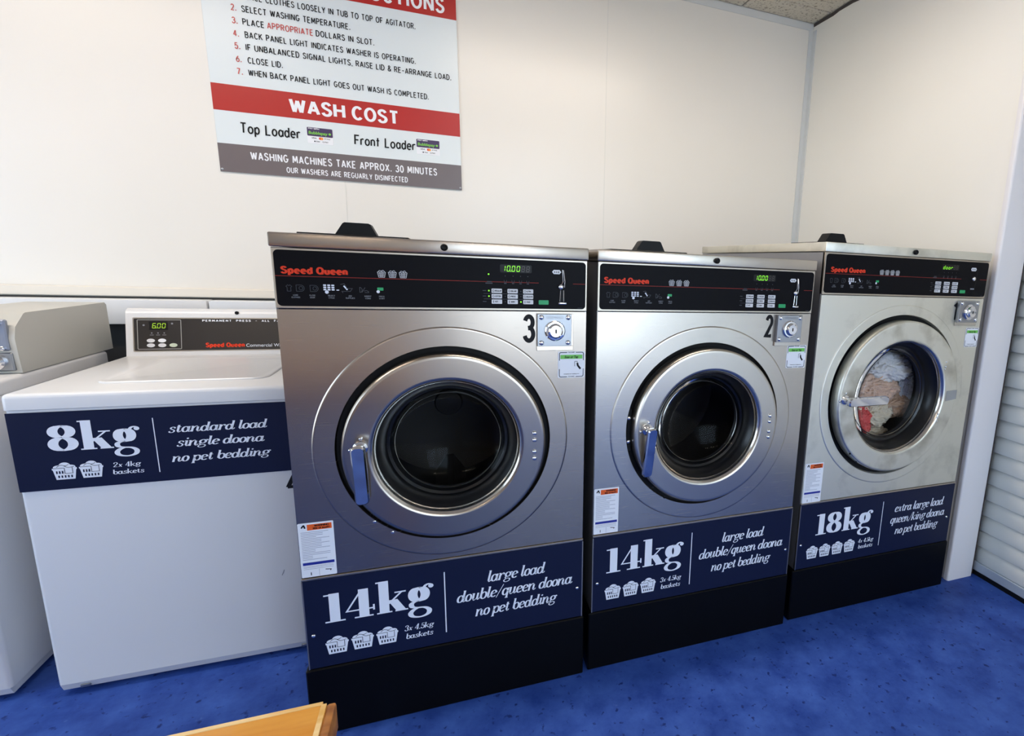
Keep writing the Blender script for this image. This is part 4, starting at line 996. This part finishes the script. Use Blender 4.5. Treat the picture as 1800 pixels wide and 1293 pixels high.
for i, bx_ in enumerate((.072, .088, .104)):
    q.disc(bx_, Z4 + .073, .002, 0, 8); q.poly([(bx_ - .005, Z4 + .066), (bx_ + .005, Z4 + .066), (bx_ + .005, Z4 + .0675), (bx_ - .005, Z4 + .0675)], 0)
q.disc(.052, Z4 + .098, .003, 0, 8); q.disc(.125, Z4 + .103, .003, 0, 10)
con(q, 'keypad_marks', M_GREYINK, CF, .0019)
q = MB(); put(q, text_polys('Speed Queen', {**C_, **L_}, .155, .115, .31, 0, .40), .212, .320, Z4 + .027, .0125, 0); con(q, 'logo_lettering', M_REDINK, CF, .0019)
q = MB(); print_text(q, 'Commercial Washer', .324, .452, Z4 + .026, .0105, 0, bold=.0); con(q, 'model_lettering', M_WHITEINK, CF, .0019)
q = MB(); put(q, text_polys('PERMANENT PRESS - ALL FABRICS', C_, .13, .11, .50, 0, 1.2), .205, .462, Z4 + .1100, .0055, 0); con(q, 'program_lettering', M_WHITEINK, CF, .0019)
q = MB().knob(.300, 0, .0052, 0, -.004)
q = MB(); q.v = []; q.lathe(.300, Z4 + .1385, [(.0055, cyf + LEAN + .002), (.0055, cyf + LEAN - .003), (.0002, cyf + LEAN - .003)], 16); q.build('console_lock', M_RUBBER, CON)
# navy 8kg sign stuck across the front
DC = MB().box(.0015, W4 - .001, -.0020, -.0002, .5695, .7645).build('load_panel', M_NAVY, T4)
yn = -.0025
kg = MB(); put(kg, text_polys('8kg', K_, .128, .024, .05), .066, .2405, .6665, .0640, yn); kg.build('load_lettering', M_WHITEINK, DC)
MB().poly([(.2675, .5945), (.2695, .5945), (.2695, .738), (.2675, .738)], yn).build('divider_line', M_WHITEINK, DC)
words(DC, 'description_lettering', M_WHITEINK, [('standard load', .2965, .5085, .6968, .0235), ('single doona', .3095, .4985, .6590, .0235), ('no pet bedding', .2955, .5100, .6185, .0235)], yn, D_, .078, .026, .04, .24, .26)
words(DC, 'basket_lettering', M_WHITEINK, [('2x 4kg', .179, .234, .6160, .0125), ('baskets', .177, .238, .5975, .0120)], yn, D_, .078, .034, .05, .08, .26)
bw_ = MB(); bd_ = MB()
for bx_ in (.0655, .1150): laundry_basket(bw_, bd_, bx_, .5945, .0455, .0440, yn)
BK = bw_.build('basket_pictograms', M_WHITEINK, DC); bd_.build('pictogram_lines', M_NAVY, BK)
q = MB(); put(q, text_polys('4', C_, .118, .095), .535, .565, .508, .047, -.0006); q.build('number_decal', M_BLACKINK, T4)
for fx in (.051, .545): MB().box(fx - .010, fx + .010, .002, .012, .018, .026, .001, 1).build('lip_clip', M_ZINC, T4)
q = MB().poly([(.505, .258), (.5065, .258), (.513, .274), (.512, .275)], -.0006); q.build('paint_scratch', mat('scratch_grey', (90, 96, 110), .6), T4)

# left neighbour, with the coin meter case standing on its deck
T5 = empty('top_load_washer', (-1.312, .362, 0), 'white top-load washer carrying a grey coin meter box, cut off by the photo edge', 'washing machine', 'white top-load washers')
W5, D5 = .577, .63
top_loader_body(T5, 0, W5, 0, D5, .015, .810, .7705)
# meter case: profile in y,z (local), bulging front
MP = [(.238, .8115), (.234, .85), (.231, .905), (.240, .935), (.278, .9665), (.285, .969), (.655, .968), (.664, .960), (.666, .8115)]
mc = MB(); mc.prismx(MP, W5 - .19, W5)
MC = mc.build('coin_meter_case', M_METER, T5, ang=40, recalc=True)
MB().box(W5 - .165, W5 - .012, .226, .240, .873, .955, .003, 1).build('coin_slide_plate', mat('slide_blue_grey', (150, 156, 172), .35, .7), MC)
for (ax, az) in ((-.024, .945), (-.024, .880)): MB().knob(W5 + ax, az, .006, .226, .219).build('plate_screw', M_CHROME, MC)
MB().poly([(W5 - .040, .892), (W5 - .030, .892), (W5 - .036, .945), (W5 - .046, .945)], .2255).build('coin_slot', M_RUBBER, MC)
LP = MB().box(W5 - .165, W5 - .010, .229, .242, .818, .868, .003, 1).build('vault_door', M_ZINC, MC)
MB().lathe(W5 - .044, .843, [(.021, .229), (.021, .222), (.017, .218), (.010, .217), (.006, .221), (.0002, .221)], 28).build('vault_lock', M_CHROME, LP)
MB().knob(W5 - .0, .0, .001, 0, -.001)
q = MB().box(W5 - .002, W5 + .0012, .628, .648, .955, .9575, .0005, 1); q.build('case_tab', M_METER, MC)
q = MB().poly(rrect(.10, .16, .2, .24, .002, 2), 0)

# ================================================================= WALL SIGN
SG = empty('instruction_sign', (-.0195, YB - .0012, 1.8), 'large red, white and grey washing instructions sign on the back wall', 'sign')
SG.rotation_euler = (0, -.0068, 0)
SW = .4245
BRD = MB().box(-SW, SW, -.004, 0, -.354, .43, .0008, 1).build('board', M_SIGNWHITE, SG)
def band(z0, z1, name, m): return MB().box(-SW + .0003, SW - .0003, -.0048, -.0039, z0, z1).build(name, m, BRD)
band(.307, .415, 'header_band', M_SIGNRED); band(-.1375, -.0465, 'price_band', M_SIGNRED); band(-.3535, -.2525, 'footer_band', M_SIGNGREY)
ys = -.0054
def sx(x): return x + .0195
lines = [('1.', 'PLACE CLOTHES LOOSELY IN TUB TO TOP OF AGITATOR.', -.322, .250, .2480), ('2.', 'SELECT WASHING TEMPERATURE.', -.326, .019, .2055), ('4.', 'BACK PANEL LIGHT INDICATES WASHER IS OPERATING.', -.324, .245, .1205),
         ('5.', 'IF UNBALANCED SIGNAL LIGHTS, RAISE LID & RE-ARRANGE LOAD.', -.325, .377, .0790), ('6.', 'CLOSE LID.', -.323, -.214, .0355), ('7.', 'WHEN BACK PANEL LIGHT GOES OUT WASH IS COMPLETED.', -.325, .288, -.0065)]
hc = .0190
words(BRD, 'instruction_lettering', M_BLACKINK, [(t, sx(x0), sx(x1), z, hc) for _, t, x0, x1, z in lines] + [('PLACE', sx(-.327), sx(-.262), .1630, hc), ('DOLLARS IN SLOT.', sx(-.098), sx(.099), .1640, hc)], ys, C_, .090, .078, .32, 0, .52)
words(BRD, 'red_lettering', M_TEXTRED, [(n, sx(-.3585), sx(-.3415), z, hc) for n, t, x0, x1, z in lines] + [('3.', sx(-.3585), sx(-.3415), .1630, hc), ('APPROPRIATE', sx(-.252), sx(-.108), .1635, hc)], ys, C_, .090, .078, .32)
wc = MB(); put(wc, text_polys('WASH', C_, .115, .10, .30, 0, .5), sx(-.205), sx(-.018), -.1148, .0440, ys); wc.build('heading_lettering', M_STICK, BRD); wc = MB(); put(wc, text_polys('COST', C_, .115, .10, .30, 0, .5), sx(.004), sx(.168), -.1150, .0440, ys); wc.build('heading_lettering', M_STICK, BRD); wc = MB(); put(wc, text_polys('WASHING', C_, .105, .095, .33, 0, .5), -.405, -.125, .327, .0480, ys); wc.build('heading_lettering', M_STICK, BRD); wc = MB(); put(wc, text_polys('INSTRUCTIONS', C_, .105, .095, .33, 0, .5), -.070, sx(.361), .327, .0480, ys)
wc.build('heading_lettering', M_STICK, BRD)
for it_ in (('Top Loader', sx(-.366), sx(-.176), -.2090, .034), ('Front Loader', sx(.006), sx(.230), -.2095, .034)): words(BRD, 'price_lettering', M_BLACKINK, [it_], ys, {**C_, **L_}, .085, .075, .24, .04, .5)
words(BRD, 'footer_lettering', M_STICK, [('WASHING MACHINES TAKE APPROX. 30 MINUTES', sx(-.345), sx(.308), -.3010, .0250), ('OUR WASHERS ARE REGUARLY DISINFECTED', sx(-.233), sx(.194), -.3385, .0185)], ys, C_, .105, .085, .34, 0, .54)
for (cx0, cx1) in ((-.154, -.067), (.233, .322)):
    ST_ = MB().prism(rrect(sx(cx0), sx(cx1), -.2225, -.1635, .003, 2), -.0050, -.0042).build('payment_sticker', M_STICK, BRD)
    cw = cx1 - cx0; x_ = sx(cx0)
    MB().poly(rrect(x_ + .0005, x_ + cw - .0005, -.1955, -.1640, .003, 2), -.0054).build('sticker_header', M_PURPLE, ST_)
    q = MB(); print_text(q, 'Bubblepay', x_ + cw * .06, x_ + cw * .80, -.1885, .0105, -.0058, bold=.03, shear=.1); q.disc(x_ + cw * .88, -.1835, .0045, -.0058, 12, .0040); q.build('logo_lettering', M_PAYGREEN, ST_)
    q = MB(); put(q, text_polys('PAY WITH', C_, .1, .1), x_ + cw * .06, x_ + cw * .48, -.1705, .0042, -.0058); q.build('sticker_lettering', M_STICK, ST_)
    MB().disc(x_ + cw * .50, -.2025, .0050, -.0054, 14).build('red_disc', mat('disc_red', (220, 60, 40), .5), ST_); MB().disc(x_ + cw * .56, -.2025, .0050, -.0055, 14).build('orange_disc', mat('disc_orange', (236, 146, 50), .5), ST_)
    q = MB(); put(q, text_polys('VISA', C_, .08, .08), x_ + cw * .16, x_ + cw * .36, -.2045, .0045, -.0054); put(q, text_polys('EFTPOS', C_, .08, .08), x_ + cw * .66, x_ + cw * .88, -.2040, .0038, -.0054)
    put(q, text_polys('PAY', C_, .08, .08), x_ + cw * .34, x_ + cw * .48, -.2165, .0045, -.0054); put(q, text_polys('G PAY', C_, .08, .08), x_ + cw * .58, x_ + cw * .80, -.2165, .0045, -.0054); q.disc(x_ + cw * .28, -.2142, .0026, -.0054, 10)
    q.build('card_lettering', M_BLACKINK, ST_)
for sx_ in (-SW + .007, SW - .007):
    for sz_ in (-.345,): MB().knob(sx_, sz_, .0042, -.0048, -.0075).build('screw', M_ZINC, BRD)

# ================================================================= WOODEN TABLE (corner in the foreground)
BN = empty('wooden_table', (-.25, -1.10, 0), 'orange stained wooden table with worn pale edges, only one corner in view', 'table')
bx0, bx1, by0, by1, bh = -.60, .4645, -.28, .2955, .740
MB().box(bx0, bx1, by0, by1, bh - .026, bh, .005, 3).build('table_top', M_WOOD, BN)
TP = BN.children[0]
MB().box(bx0 + .02, bx1 - .005, by1 - .0042, by1 + .0005, bh - .0035, bh + .0005, .0004, 1).build('rubbed_edge', M_WOODPALE, TP)
MB().prism([(bx1 - .006, bh - .002), (bx1 - .0015, bh - .002), (bx1 - .0015, bh + .0003), (bx1 - .006, bh + .0003)], by0 + .02, by1 - .003).build('rubbed_end', M_WOODPALE, TP, recalc=True)
MB().box(bx1 - .0015, bx1 + .0065, by0 + .004, by1 - .002, bh - .030, bh - .0008, .0022, 2).build('edge_lipping', M_WOODEDGE, TP)
for lx in (bx0 + .07, bx1 - .07):
    for ly in (by0 + .06, by1 - .06): MB().box(lx - .022, lx + .022, ly - .022, ly + .022, 0, bh - .025, .003, 1).build('leg', M_WOODEDGE, BN)
for ly in (by0 + .06, by1 - .06): MB().box(bx0 + .09, bx1 - .09, ly - .010, ly + .010, bh - .10, bh - .026, .002, 1).build('apron', M_WOODEDGE, BN)
